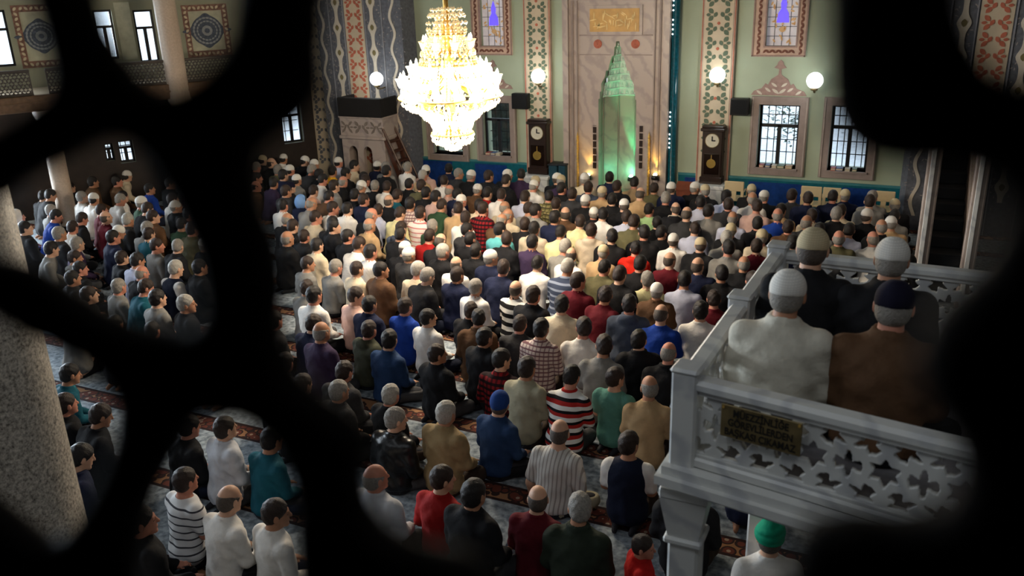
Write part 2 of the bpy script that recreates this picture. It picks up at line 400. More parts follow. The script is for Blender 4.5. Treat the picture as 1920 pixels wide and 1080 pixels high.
# window joinery
def window(n, axis, pos, r, cols, rows, fr=.05, bars=True, mullion=True, parent_kind=True, depth=.12):
    u0, u1, z0, z1 = r
    def P(u, w, z): return (u, pos + w, z) if axis == 'Y' else (pos - w, u, z)
    def bx(b, a0, a1, w0, w1, c0, c1):
        p = P(a0, w0, c0); q = P(a1, w1, c1); b.box(tuple(min(i, j) for i, j in zip(p, q)), tuple(max(i, j) for i, j in zip(p, q)))
    f = MB(); bx(f, u0, u0 + fr, depth, depth + .06, z0, z1); bx(f, u1 - fr, u1, depth, depth + .06, z0, z1); bx(f, u0, u1, depth, depth + .06, z0, z0 + fr); bx(f, u0, u1, depth, depth + .06, z1 - fr, z1)
    root = S('window_%d' % n, f, iron)
    zt = z0 + (z1 - z0) * .66; um = (u0 + u1) / 2
    if mullion:
        b = MB(); bx(b, u0, u1, depth, depth + .055, zt - fr * .6, zt + fr * .6); b.build('transom', iron, root)
        b = MB(); bx(b, um - fr * .8, um + fr * .8, depth, depth + .055, z0, zt); b.build('mullion', iron, root)
    for (a0, a1, c0, c1) in ([(u0 + fr, um - fr * .8, z0 + fr, zt - fr * .6), (um + fr * .8, u1 - fr, z0 + fr, zt - fr * .6), (u0 + fr, u1 - fr, zt + fr * .6, z1 - fr)] if mullion else [(u0 + fr, u1 - fr, z0 + fr, z1 - fr)]):
        b = MB(); bx(b, a0, a1, depth + .02, depth + .03, c0, c1); b.build('pane', glass_m, root)
    if bars:
        for i in range(1, cols):
            u = u0 + (u1 - u0) * i / cols; b = MB(); b.tube([P(u, .42, z0), P(u, .42, z1)], .011); b.build('iron_bar', iron, root)
        for i in range(1, rows):
            z = z0 + (z1 - z0) * i / rows; b = MB(); b.tube([P(u0, .42, z), P(u1, .42, z)], .011); b.build('iron_bar', iron, root)
    return root
window(1, 'Y', W, wR1, 6, 5); window(2, 'Y', W, wR2, 6, 5); window(3, 'Y', W, wL1, 5, 5); window(4, 'Y', W, wL2, 5, 5); oblique(window(5, 'Y', 0, oFar, 3, 4))
for i, r in enumerate([oW0, oW1, oW2] + ow): oblique(window(6 + i, 'Y', 0, r, 2, 2, fr=.05, bars=False, depth=.06))
oblique(window(13, 'Y', 0, oLL, 3, 3, depth=.1)); oblique(window(14, 'Y', 0, oLL2, 3, 3, depth=.1))
for i, r in enumerate(lw): oblique(window(18 + i, 'Y', 0, r, 3, 3, bars=False, depth=.1))
for i, y in enumerate((.9, 3.4, 5.9)): window(15 + i, 'X', LX, (y - .7, y + .7, 3.9, 6.5), 2, 2, bars=False, depth=.06)
# stone surrounds with sill
def surround(n, r, m=.17, s_=.2):
    u0, u1, z0, z1 = r; b = MB()
    b.box((u0 - m, W - .07, z0 - m), (u0, W + .02, z1 + m)); b.box((u1, W - .07, z0 - m), (u1 + m, W + .02, z1 + m)); b.box((u0, W - .07, z1), (u1, W + .02, z1 + m)); b.box((u0, W - .07, z0 - m), (u1, W + .02, z0))
    o = S('trim_%d' % n, b, stone)
    MB().box((u0 - .03, W - .12, z0 - .04), (u1 + .03, W + .12, z0)).build('sill', stone, o)
    q = MB()   # inner moulding line
    for a, c, d, e in ((u0 - m + .02, u0 - m + .045, z0 - m + .02, z1 + m - .02), (u1 + m - .045, u1 + m - .02, z0 - m + .02, z1 + m - .02)): q.box((a, W - .085, d), (c, W - .07, e))
    q.build('moulding', marb, o)
    return o
for i, r in enumerate((wR1, wR2, wL1, wL2)): surround(1 + i, r)
# a tree and a far wall seen outside the right windows
tr = empty('garden_tree', (wR1[1] - .42, W + 3.5, -.55)); tag(tr, 'dark leafy tree outside the bright barred window', 'tree')
MB().tube([(0, 0, -.5), (.1, .1, 1.2), (.05, 0, 2.4)], [.09, .07, .03], 7).build('trunk', brownwood, tr)
lf = MB()
for i in range(420):
    p = np.array([rng.normal(0, .42), rng.normal(0, .4), 2.05 + rng.normal(0, .28)]); a = rng.uniform(0, 6.3); r = rng.uniform(.05, .1)
    d = np.array([math.cos(a), math.sin(a) * .5, rng.uniform(-.5, .5)]) * r; e = np.array([-math.sin(a), math.cos(a), rng.uniform(-.3, .3)]) * r * .45
    lf.add([p - d, p + e, p + d, p - e], [(0, 1, 2, 3)])
o = lf.build('foliage', mat('leaf_green', srgb(58, 84, 70), .7, var=.3), tr); o['kind'] = 'stuff'
S('added_dark_backing', MB().bbox((-14.5, W + 2.2, -.5), (-8.2, W + 3.2, 2.1), .2), mat('backing_dark', srgb(34, 40, 36), .9, var=.6, vscale=14, bump=.8, bscale=10))  # dark box added outside to keep the left windows dim
S('garden_ground', MB().box((-22, W + .6, -.8), (14, W + 40, -.6)), mat('garden_paving', srgb(215, 218, 222), .9))
# ---- dado of teal and blue tiles
dz = onY(1500, 341)[2]
dado = S('dado_front', MB().box((onY(762, 300)[0], W - .03, 0), (onY(1064, 330)[0], W + .01, dz)).box((onY(1272, 330)[0], W - .03, 0), (1.9, W + .01, dz)), tile_teal)
MB().box((onY(762, 300)[0], W - .05, dz), (onY(1064, 330)[0], W, dz + .05)).box((onY(1272, 330)[0], W - .05, dz), (1.9, W, dz + .05)).build('dado_rail', mat('teal_rail', srgb(60, 120, 125), .3), dado)
for (l, r) in ((785, 850), (893, 952), (1405, 1505), (1582, 1648), (1285, 1310)):
    x0 = onY(l, 330)[0]; x1 = onY(r, 330)[0]
    MB().box((x0, W - .045, .05), (x1, W - .03, dz - .05)).build('blue_panel', tile_blue, dado)
# ---- ornamental strips painted and inlaid on the wall
def fw(x, z, w): return (x, W - w, z)
def petal(b, cx, cz, L, wd, ang, d=.012, y0=W, base=0.0):
    pts = [(-1, 0), (-.45, .8), (.2, 1), (.75, .55), (1, 0), (.75, -.55), (.2, -1), (-.45, -.8)]
    ca, sa = math.cos(ang), math.sin(ang)
    b.prism([(cx + (u * L * ca - v * wd * sa), cz + (u * L * sa + v * wd * ca)) for u, v in pts], lambda x, z, w: (x, y0 - w, z), base, base + d)
def arabesque(b, x0, x1, z0, z1, y0, base, per=None):
    w = x1 - x0; per = per or w * .5; n = max(1, int((z1 - z0) / per)); per = (z1 - z0) / n; cx = (x0 + x1) / 2
    for i in range(n):
        z = z0 + (i + .5) * per
        for sx in (-1, 1):
            petal(b, cx + sx * w * .3, z + per * .26, per * .24, w * .085, math.pi / 2 - sx * .75, .01, y0, base)
            petal(b, cx + sx * w * .3, z - per * .26, per * .24, w * .085, math.pi / 2 + sx * .75, .01, y0, base)
            petal(b, cx + sx * w * .13, z, per * .2, w * .075, math.pi / 2 + sx * .5, .01, y0, base)
            petal(b, cx + sx * w * .4, z, per * .16, w * .06, 0, .01, y0, base)
    return b
def dots(b, cx, z0, z1, n, r, y0, base):
    for i in range(n):
        z = z0 + (i + .5) * (z1 - z0) / n; petal(b, cx, z, r, r, 0, .014, y0, base)
tn = 6
for (l, r) in ((990, 1031), (1320, 1373)):
    x0, x1, _, z1_ = frect(l, r, 0, 224); x0, x1 = sorted((x0, x1)); zb, zt = 0, 6.5
    p = S('trim_%d' % tn, MB().box((x0 - .06, W - .09, zb), (x1 + .06, W + .02, zt)), mat('pilaster_edge', srgb(174, 154, 138), .7)); tn += 1
    MB().box((x0, W - .1, zb), (x1, W - .085, zt)).build('cream_field', cream_p, p)
    for xs in (x0 - .045, x1 + .03): MB().box((xs, W - .1, zb), (xs + .015, W - .09, zt)).build('red_line', red_p, p)
    o = arabesque(MB(), x0 + .02, x1 - .02, 1.2, zt, W, .1).build('arabesque', green_p, p); o['kind'] = 'stuff'
    b = MB(); dots(b, (x0 + x1) / 2, 1.2, zt, 10, .035, W, .1); o = b.build('red_flowers', red_p, p); o['kind'] = 'stuff'
# ---- great piers at both ends of the front wall
def pier(n, xa, xb, mirror=False):
    D = .45; y0 = W - D; w = xb - xa; zt = CEIL
    p = S('pier_%d' % n, MB().prism([(xa, 0), (xa + .12, -D), (xb - .12, -D), (xb, 0)], lambda u, v, q: (u, W + v, q), 0, zt), slate_p)
    X = lambda t: xa + w * t
    def ribbon(t, amp, per, wd, m, nm, ph=0):
        b = MB(); zs = np.arange(.3, 7, .06); c = X(t)
        def tri(z): q = ((z / per + ph) % 1); return amp * math.sin(2 * math.pi * q)
        V = []; F = []
        for z in zs:
            x = c + tri(z); V += [(x - wd, y0 - .003, z), (x + wd, y0 - .003, z), (x + wd, y0 - .015, z), (x - wd, y0 - .015, z)]
        for i in range(len(zs) - 1):
            for j in range(4): F.append((i * 4 + j, i * 4 + (j + 1) % 4, i * 4 + 4 + (j + 1) % 4, i * 4 + 4 + j))
        b.add(V, F); b.build(nm, m, p)
    def chain(t, m):
        b = MB(); c = X(t); per = .62; eye = MB()
        for k in range(10):
            z = 1.0 + k * per
            pts = [(c + .045 + (.085 if True else 0) * math.exp(-((q - .5) / .2) ** 2), z + (q - .5) * per) for q in np.linspace(0, 1, 13)]
            pts2 = [(2 * c - x, zz) for x, zz in reversed(pts)]
            b.prism(pts + pts2, lambda x, zz, w_: (x, y0 - w_, zz), .002, .016)
            petal(eye, c, z, .075, .055, math.pi / 2, .008, y0, .016)
        b.build('oval_chain', m, p); o = eye.build('oval_eyes', olive_p, p); o['kind'] = 'stuff'
    ribbon(.10, .055, .8, .035, pale_p, 'wave_ribbon'); chain(.27, pale_p)
    MB().box((X(.36), y0 - .012, 0), (X(.56), y0, 7)).build('cream_field', cream_p, p)
    o = arabesque(MB(), X(.37), X(.55), .6, 7, y0, .012, .3).build('arabesque', red_p, p); o['kind'] = 'stuff'
    chain(.65, pale_p); ribbon(.86, .06, .8, .035, pale_p, 'wave_ribbon', .3)
    for t in (.185, .345, .575, .755): MB().box((X(t) - .012, y0 - .02, 0), (X(t) + .012, y0, 7)).build('moulding', mat('pier_moulding', srgb(140, 140, 145), .6), p)
    sp = MB()
    for i in range(900):
        t = rng.uniform(.02, .98); z = rng.uniform(.5, 6.5)
        if .35 < t < .57: continue
        petal(sp, X(t), z, rng.uniform(.02, .035), .011, rng.uniform(0, 3.1), .003, y0, .0)
    o = sp.build('scroll_specks', mat('pier_light_specks', srgb(150, 140, 135), .7), p); o['kind'] = 'stuff'
    return p
pa, pb = onY(598, 150, W - .45)[0], onY(768, 150, W - .45)[0]
pier(1, pa, pb); pier(2, 2 * AX - pb + .75, 2 * AX - pa + .75)
# narrow patterned strip left of the pier
x0, x1, _, _ = frect(570, 600, 200, 300)
p = S('trim_%d' % tn, MB().box((K0[0] + .02, W - .06, 0), (pa, W, 6.5)), cream_p); tn += 1
o = arabesque(MB(), K0[0] + .05, pa - .03, .4, 6.5, W, .06).build('arabesque', slate_p, p); o['kind'] = 'stuff'
# ---- framed stained glass windows
def framed(n, r, out):
    x0, x1, z0, z1 = out; z1 = 6.2; b = MB(); u0, u1, v0, v1 = r; v1 = min(r[3], z1 - .2)
    b.box((x0, W - .05, z0), (u0, W + .01, z1)); b.box((u1, W - .05, z0), (x1, W + .01, z1)); b.box((u0, W - .05, z0), (u1, W + .01, v0)); b.box((u0, W - .05, v1), (u1, W + .01, z1))
    f = S('window_%d' % n, b, mat('frame_border', srgb(190, 160, 140), .7))
    q = MB()
    for (a, c, d, e) in ((x0, x1, z0, z0 + .03), (x0, x0 + .03, z0, z1), (x1 - .03, x1, z0, z1), (u0 - .03, u1 + .03, v0 - .03, v0), (u0 - .03, u0, v0, v1), (u1, u1 + .03, v0, v1)): q.box((a, W - .065, d), (c, W - .05, e))
    q.build('frame_edge', mauve_p, f)
    q = MB(); xm = (x0 + u0) / 2
    zz = z0 + .08
    while zz < z1 - .1:
        for xx in (xm, (x1 + u1) / 2): petal(q, xx, zz, .05, .025, math.pi / 4, .01, W, .05); petal(q, xx, zz + .06, .05, .025, -math.pi / 4, .01, W, .05)
        zz += .13
    xx = u0
    while xx < u1: petal(q, xx, (z0 + v0) / 2, .05, .025, math.pi / 4, .01, W, .05); petal(q, xx + .06, (z0 + v0) / 2, .05, .025, -math.pi / 4, .01, W, .05); xx += .13
    o = q.build('frame_flowers', mat('frame_brown', srgb(110, 66, 50), .7), f); o['kind'] = 'stuff'
    # stained glass: pale panes with leading and a violet vase shape, daylight glow put into the materials
    pm = MATS.get('stained_pale') or mat('stained_pale', srgb(196, 190, 190), .4, emis=srgb(180, 176, 186), estr=.32)
    vm = MATS.get('stained_violet') or mat('stained_violet', srgb(100, 80, 220), .4, emis=srgb(92, 74, 235), estr=1.0)
    om = MATS.get('stained_amber') or mat('stained_amber', srgb(190, 150, 100), .4, emis=srgb(190, 150, 100), estr=.25)
    nu, nv = 4, 8
    for i in range(nu):
        for k in range(nv):
            a0 = u0 + (u1 - u0) * i / nu; c0 = v0 + (v1 - v0) * k / nv
            MB().box((a0, W + .1, c0), (a0 + (u1 - u0) / nu, W + .115, c0 + (v1 - v0) / nv)).build('pane', pm, f)
    for i in range(1, nu): MB().box((u0 + (u1 - u0) * i / nu - .006, W + .09, v0), (u0 + (u1 - u0) * i / nu + .006, W + .1, v1)).build('lead_bar', slate_p, f)
    for k in range(1, nv): MB().box((u0, W + .09, v0 + (v1 - v0) * k / nv - .006), (u1, W + .1, v0 + (v1 - v0) * k / nv + .006)).build('lead_bar', slate_p, f)
    cx = (u0 + u1) / 2; s_ = (u1 - u0)
    zb = v0 + s_ * .75
    MB().prism([(cx - s_ * .2, zb), (cx + s_ * .2, zb), (cx + s_ * .17, zb + s_ * .3), (cx + s_ * .08, zb + s_ * .45), (cx + s_ * .1, zb + s_ * .62), (cx, zb + s_ * .9), (cx - s_ * .1, zb + s_ * .62), (cx - s_ * .08, zb + s_ * .45), (cx - s_ * .17, zb + s_ * .3)], lambda x, z, w: (x, W + .09 - w, z), 0, .012).build('violet_vase', vm, f)
    q = MB()
    for k in range(26):
        petal(q, cx + rng.uniform(-.42, .42) * s_, v0 + rng.uniform(.08, 1.9) * s_, .045, .02, rng.uniform(0, 3.1), .01, W + .09, .0)
    petal(q, cx, zb - s_ * .22, s_ * .12, s_ * .1, 0, .01, W + .09, .0)
    o = q.build('amber_leaves', om, f); o['kind'] = 'stuff'
framed(21, stR, frect(1415, 1518, -80, 106)); framed(22, stL, frect(884, 959, -80, 103))
# painted finials over the windows
def finial(n, l, r, ybase, yap):
    x0 = onY(l, ybase)[0]; x1 = onY(r, ybase)[0]; zb = onY((l + r) / 2, ybase)[2]; zt = onY((l + r) / 2, yap)[2]; c = (x0 + x1) / 2; h = zt - zb; w = (x1 - x0) / 2
    prof = [(1, 0), (.9, .12), (.62, .2), (.5, .34), (.4, .3), (.3, .46), (.1, .56), (.05, .6), (.04, .74), (.22, .78), (.12, .86), (.09, .94), (0, 1)]
    pts = [(c + a * w, zb + b_ * h) for a, b_ in prof] + [(c - a * w, zb + b_ * h) for a, b_ in reversed(prof[:-1])]
    o = S('trim_%d' % n, MB().prism(pts, fw, 0, .015), mauve_p)
    q = MB()
    for sx in (-1, 1):
        for (a, b_, L) in ((.7, .08, .1), (.4, .16, .1), (.18, .3, .1), (.12, .12, .12)): petal(q, c + sx * a * w, zb + b_ * h, L * w * 1.3, L * w * .45, sx * .6, .008, W, .015)
    q.build('scrollwork', pale_p, o)
finial(30, 1408, 1513, 179, 112); finial(31, 890, 962, 166, 112); finial(32, 795, 872, 166, 112)
# ---- mihrab: marble frame with stepped muqarnas niche
m0, m1, _, _ = frect(1064, 1258, 100, 300)
MT = onY(1160, -14)[2]
prof = []   # right half outline of the niche opening, x offset and z
hh = NTOP - NZ
steps = [(1.0, 0), (1.0, NZ), (.93, NZ), (.93, NZ + hh * .13), (.86, NZ + hh * .13), (.86, NZ + hh * .27), (.68, NZ + hh * .38), (.6, NZ + hh * .5), (.5, NZ + hh * .5), (.42, NZ + hh * .62), (.3, NZ + hh * .74), (.2, NZ + hh * .76), (.17, NZ + hh * .9), (.1, NZ + hh * .92), (.08, NZ + hh)]
right = [(mihX + a * NW, z) for a, z in steps]; left = [(2 * mihX - x, z) for x, z in reversed(right)]
DY = .22
outer_l = [(m0, 0), (m0, MT)]; outer_r = [(m1, MT), (m1, 0)]
# two halves so that each is a simple outline
apex_z = NTOP
mi = S('mihrab', MB().prism([(mihX, apex_z)] + [(x, z) for x, z in reversed(right)] + [(m1, 0), (m1, MT), (mihX, MT)], fw, -.02, DY).prism([(mihX, MT), (m0, MT), (m0, 0)] + [(x, z) for x, z in reversed(left)] + [(mihX, apex_z)], fw, -.02, DY), marb)
tag(mi, 'tall marble prayer niche with stepped hood lit green', 'niche', kind='structure')
b = MB()      # framing mouldings
for (x, w_) in ((m0, .14), (m1 - .14, .14)): b.box((x, W - DY - .07, 0), (x + w_, W - DY, MT))
b.box((m0, W - DY - .07, MT - .1), (m1, W - DY, MT)); b.build('frame_moulding', marb, mi)
for (x, w_) in ((m0 + .2, .05), (m1 - .25, .05), (m0 + .33, .03), (m1 - .36, .03)): MB().box((x, W - DY - .03, 0), (x + w_, W - DY, MT - .15)).build('bead_moulding', stone, mi)
# niche interior: half octagon wall and muqarnas tiers
b = MB(); ND = .55
oct_ = [(mihX + NW, W - .0), (mihX + NW, W + .14), (mihX + NW * .45, W + ND), (mihX - NW * .45, W + ND), (mihX - NW, W + .14), (mihX - NW, W - .0)]
n8 = len(oct_)
V = [(x, y, 0) for x, y in oct_] + [(x, y, NZ) for x, y in oct_]
b.add(V, [(i + 1, i, i + n8, i + 1 + n8) for i in range(n8 - 1)]); b.build('niche_wall', marb, mi)
b = MB()
for x, y in oct_[1:5]: b.tube([(x, y - .02, 0), (x, y - .02, NZ)], .022, 8)
b.build('niche_ribs', stone, mi)
def halfoct(k, y0=None):      # half octagon scaled about the front centre
    return [(mihX + (x - mihX) * k, (W - DY + .03) + (y - (W - DY + .03)) * (.35 + .65 * k)) for x, y in oct_]
tiers = [(0, .0, 1.0), (.0, .13, .93), (.13, .27, .86), (.27, .39, .68), (.39, .5, .58), (.5, .62, .46), (.62, .75, .31), (.75, .9, .18), (.9, .99, .09)]
prev = oct_
for (t0, t1, k) in tiers:
    ring_ = halfoct(k); z0 = NZ + hh * t0; z1 = NZ + hh * t1 if t1 else NZ + .02
    q = MB(); n = len(ring_)
    V = [(x, y, z0) for x, y in prev] + [(x, y, z0) for x, y in ring_] + [(x, y, z1) for x, y in ring_]
    q.add(V, [(i, i + 1, n + i + 1, n + i) for i in range(n - 1)] + [(n + i + 1, n + i, 2 * n + i, 2 * n + i + 1) for i in range(n - 1)])
    # ledge fillet and a row of little pointed cells standing proud of each facet
    for i in range(n - 1):
        a = np.array(ring_[i]); b_ = np.array(ring_[i + 1]); L = np.linalg.norm(b_ - a)
        if L < .02: continue
        inn = np.array([mihX, W - .1]) - (a + b_) / 2; inn /= np.linalg.norm(inn)
        q.tube([(*(a + inn * .008), z0 + .012), (*(b_ + inn * .008), z0 + .012)], .016, 6)
        nc = max(1, int(round(L / .12)))
        for c in range(nc):
            m0_ = a + (b_ - a) * (c + .12) / nc; m1_ = a + (b_ - a) * (c + .88) / nc; mm = (m0_ + m1_) / 2 + inn * .035; zt_ = z1 - (z1 - z0) * .12; zm_ = z0 + (z1 - z0) * .45
            q.add([(*m0_, z0 + .02), (*m1_, z0 + .02), (*m1_, zm_), (*((m0_ + m1_) / 2), zt_), (*m0_, zm_), (*mm, zm_)], [(0, 1, 5), (1, 2, 5), (2, 3, 5), (3, 4, 5), (4, 0, 5)])
    q.build('muqarnas_tier', marb2, mi); prev = ring_
MB().box((mihX - NW - .06, W + ND + .02, 0), (mihX + NW + .06, W + ND + .06, NTOP + .2)).build('niche_back', marb, mi)
# inscription panel, rosettes, shoulder lines
x0, x1, z0, z1 = frect(1113, 1205, 15, 58)
MB().box((x0 - .07, W - DY - .03, z0 - .07), (x1 + .07, W - DY, z1 + .07)).build('panel_frame', marb, mi)
MB().box((x0, W - DY - .04, z0), (x1, W - DY - .02, z1)).build('gilt_panel', mat('ochre_panel', srgb(196, 152, 84), .5, var=.15), mi)
b = MB()
for i in range(34):
    t = (i + .5) / 34; xx = x0 + .06 + t * (x1 - x0 - .12); zz = (z0 + z1) / 2 + rng.uniform(-.3, .3) * (z1 - z0)
    petal(b, xx, zz, rng.uniform(.05, .11), .014, rng.choice([0.2, 1.4, 2.6, 1.57]), .008, W - DY, .04)
o = b.build('gilt_script', mat('gilt_script', srgb(225, 195, 130), .4), mi); o['kind'] = 'stuff'
for px in (1127, 1197):
    q = onY(px, 81); b = MB()
    for k in range(8): petal(b, q[0] + .05 * math.cos(k * .785), q[2] + .05 * math.sin(k * .785), .045, .02, k * .785, .012, W - DY, .01)
    b.prism([(q[0] + .1 * math.cos(a), q[2] + .1 * math.sin(a)) for a in np.linspace(0, 6.283, 17)[:-1]], fw, DY, DY + .012); b.build('red_rosette', red_p, mi)
b = MB()
zz = onY(1160, 66)[2]; b.box((m0 + .4, W - DY - .015, zz), (m1 - .4, W - DY, zz + .03)); zz = onY(1160, 102)[2]; b.box((m0 + .4, W - DY - .015, zz), (mihX - NW * .35, W - DY, zz + .02)); b.box((mihX + NW * .35, W - DY - .015, zz), (m1 - .4, W - DY, zz + .02))
b.build('panel_lines', stone, mi)
# slim carved gilt colonnettes and dark slots
for px in (1083, 1216):
    q = onY(px, 300, W - DY - .05); b = MB(); prof = [(.03, 0)]
    zt = onY(px, 250)[2]
    nb = 22
    for k in range(nb): z = k * zt / nb; prof += [(.022, z), (.036, z + zt / nb * .5), (.022, z + zt / nb * .95)]
    prof.append((0.0, zt + .1)); b.lathe(prof, (q[0], W - DY - .05, 0), 8); b.build('carved_colonnette', gold_m, mi, True)
for px in (1121, 1207):
    x0, x1, z0, z1 = frect(px - 3, px + 3, 232, 312); b = MB(); zz = z0
    while zz < z1: b.box((x0, W - DY - .02, zz), (x1, W - DY, min(z1, zz + .14))); zz += .17
    b.build('dark_slot', darkwood, mi)
S('mihrab_step', MB().box((m0 - .1, W - .9, 0), (m1 + .1, W + ND, .18)), marb)
# lamps of the niche
q = onY(1172, 334, W - .1)
def uplight(name, x, y, z, label, col, power, em, spot):
    r = empty(name, (x, y, z)); tag(r, label, 'lamp')
    MB().lathe([(.0, 0), (.09, 0), (.09, .05), (.065, .1), (.055, .1), (.05, .06)], (0, 0, 0), 14).build('housing', blk, r, True)
    MB().lathe([(0, .15), (.03, .14), (.05, .11), (.055, .07)], (0, 0, 0), 12).build('lens', em, r, True)
    light('beam', (0, 0, .17), power, col, .03, r, spot, (math.pi, 0, 0))
    return r
g = uplight('green_uplight', q[0], W + .38, onY(1172, 338, W + .38)[2], 'green spotlight on the floor of the prayer niche', (.06, 1, .4), 300, emitter('green_lens', (.45, 1, .7), 40), .62)
light('green_spill', (0, -.04, .2), 7, (.1, 1, .5), .06, g)
for px, lb in ((1100, 'amber spotlight left of the niche'), (1226, 'amber spotlight right of the niche')):
    q = onY(px, 330, W - DY - .2)
    uplight('amber_uplight', q[0], W - DY - .1, onY(px, 336, W - DY - .1)[2], lb, (1, .6, .12), 46, emitter('amber_lens' + str(px), (1, .75, .25), 25), 1.1)
# teal tiled column with glowing beads standing in for specks of reflected light
q = onY(1266, 170); b = MB(); b.lathe([(.13, 0), (.13, .3), (.09, .35), (.09, 7)], (0, 0, 0), 16)
tc_ = b.build('tiled_column', mat('teal_glaze', srgb(16, 78, 92), .12, var=.3, vscale=20), None, True, (q[0], W - .12, 0)); tag(tc_, kind='structure')
bm_ = MB().lathe([(0, -.018), (.013, -.012), (.018, 0), (.013, .012), (0, .018)], (0, 0, 0), 8).mesh('glint_bead', globe_m, True)
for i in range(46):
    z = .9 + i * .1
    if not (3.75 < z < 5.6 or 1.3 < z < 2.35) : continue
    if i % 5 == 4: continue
    inst(bm_, 'glint_bead', tc_, (-.045, -.085, z))
# ================================================================ THINGS ON AND BY THE FRONT WALL
def wall_lamp(px, py, label, Y=W - .3):
    p = onY(px, py, Y); r = empty('globe_lamp', p); tag(r, label, 'lamp', 'white globe lamps on the walls')
    MB().lathe([(.17 * math.sin(a), -.17 * math.cos(a)) for a in np.linspace(0, math.pi, 12)], (0, 0, 0), 20).build('globe', globe_m, r, True)
    MB().tube([(0, 0, -.16), (0, .02, -.24), (0, .15, -.26), (0, W - Y - .0 if Y > 10 else .3, -.22)], .018, 8).lathe([(.0, -.22), (.07, -.2), (.08, -.15), (.05, -.14)], (0, 0, 0), 12).build('bracket', brass_m, r, True)
    light('glow', (0, -.22, 0), 16, (.9, .97, 1), .12, r)
wall_lamp(706, 148, 'white globe lamp on the dark pier above the pulpit', W - .8)
wall_lamp(1009, 143, 'white globe lamp above the left longcase clock'); wall_lamp(1345, 141, 'white globe lamp above the right longcase clock')
wall_lamp(1528, 151, 'white globe lamp right of the finial over the window')
def clock(l, r, t, b, label, blabel):
    x0, x1, z0, z1 = frect(l, r, t, b, W - .25); r_ = empty('longcase_clock', ((x0 + x1) / 2, W - .22, 0)); tag(r_, label, 'clock'); w = (x1 - x0) / 2; base = z0
    MB().bbox((-w * .92, -.14, base), (w * .92, .11, z1 - .08), .02).build('case', darkwood, r_)
    MB().bbox((-w * 1.1, -.17, z1 - .12), (w * 1.1, .11, z1 - .05), .015).bbox((-w, -.15, z1 - .05), (w, .11, z1), .015).build('cornice', darkwood, r_)
    MB().bbox((-w * 1.05, -.17, base), (w * 1.05, .11, base + .16), .02).build('plinth', darkwood, r_)
    fn = lambda cx, cz, rr, d0, d1: MB().prism([(cx + rr * math.cos(a), cz + rr * math.sin(a)) for a in np.linspace(0, 6.283, 25)[:-1]], lambda u, v, q: (u, -.14 - q, v), d0, d1)
    dz_ = z1 - .32; fn(0, dz_, w * .6, 0, .02).build('dial', mat('clock_dial', srgb(205, 200, 180), .4, var=.08, vscale=25), r_)
    fn(0, dz_, w * .66, 0, .012).build('bezel', brass_m, r_)
    h = MB(); h.box((-.012, -.175, dz_), (.012, -.16, dz_ + w * .4)); h.box((-.01, -.175, dz_ - .01), (w * .3, -.16, dz_ + .015)); h.build('hands', blk, r_)
    MB().box((-w * .66, -.16, base + .22), (w * .66, -.14, dz_ - .3)).build('pendulum_door', mat('clock_glass', srgb(26, 16, 12), .15), r_)
    MB().tube([(0, -.168, dz_ - .32), (0, -.168, base + .5)], .008).build('pendulum_rod', gold_m, r_)
    fn(0, base + .47, w * .42, .02, .04).build('pendulum_bob', mat('polished_brass', srgb(205, 170, 90), .25, metal=.7), r_)
    # marble plinth box it stands on
    pb_ = MB().bbox((x0 - .1, W - .55, 0), (x1 + .06, W - .03, base - .002), .02).bbox((x0 - .14, W - .58, base - .09), (x1 + .1, W - .03, base - .001), .015).build('marble_pedestal', marb2)
    tag(pb_, blabel, 'pedestal')
clock(993, 1029, 223, 325, 'dark longcase clock left of the prayer niche', 'white marble pedestal under the left clock')
clock(1316, 1357, 235, 343, 'dark longcase clock with gold pendulum right of the prayer niche', 'white marble pedestal under the right clock')
def speaker(l, r, t, b, label):
    x0, x1, z0, z1 = frect(l, r, t, b, W - .2); o = empty('loudspeaker', ((x0 + x1) / 2, W - .15, (z0 + z1) / 2)); tag(o, label, 'speaker', 'black wall loudspeakers'); w = (x1 - x0) / 2; h = (z1 - z0) / 2
    MB().bbox((-w, -.12, -h), (w, .08, h), .015).build('cabinet', blk, o); MB().box((-w * .88, -.13, -h * .85), (w * .88, -.12, h * .85)).build('grille', mat('grille_cloth', srgb(9, 9, 10), .9), o)
    MB().box((-.04, .08, -.05), (.04, .16, .05)).build('bracket', iron, o)
speaker(961, 991, 175, 204, 'black loudspeaker left of the left clock'); speaker(1370, 1404, 184, 216, 'black loudspeaker right of the right clock')
# pulpit (preacher's seat) with black hanging and wooden stairs
x0, x1, z0, z1 = frect(645, 724, 222, 330, W - 1.1); YF = W - 1.15; YB = W - .46; cx = (x0 + x1) / 2; hw = (x1 - x0) / 2; cx_p = cx; YF_p = YF
pl = empty('preaching_pulpit', (cx, YF, 0)); tag(pl, 'carved marble pulpit with black cloth on top by the patterned pier', 'pulpit'); d = YB - YF
zt = z1; zm = z0 + (z1 - z0) * .0
b = MB()
za = onY(680, 282, YF)[2]
def arch(cx_, w_, z_top, n=8):
    return [(cx_ + w_ * math.cos(a), z_top + w_ * 1.2 * math.sin(a)) for a in np.linspace(0, math.pi, n)]
zb_ = onY(690, 262, YF)[2]
ar = [(-hw * .5, hw * .2), (hw * .18, hw * .2)]
pts_u = [-hw, ar[0][0] - ar[0][1], ar[0][0] + ar[0][1], ar[1][0] - ar[1][1], ar[1][0] + ar[1][1], hw]
fnp = lambda u, v, q: (u, q, v)
b.box((pts_u[0], 0, 0), (pts_u[1], .12, zb_)).box((pts_u[2], 0, 0), (pts_u[3], .12, zb_)).box((pts_u[4], 0, 0), (pts_u[5], .12, zb_))
for c_, w_ in ar:
    ap = arch(c_, w_, za - .05)
    b.prism([(c_ + w_, zb_)] + ap + [(c_ - w_, zb_)], fnp, 0, .12)
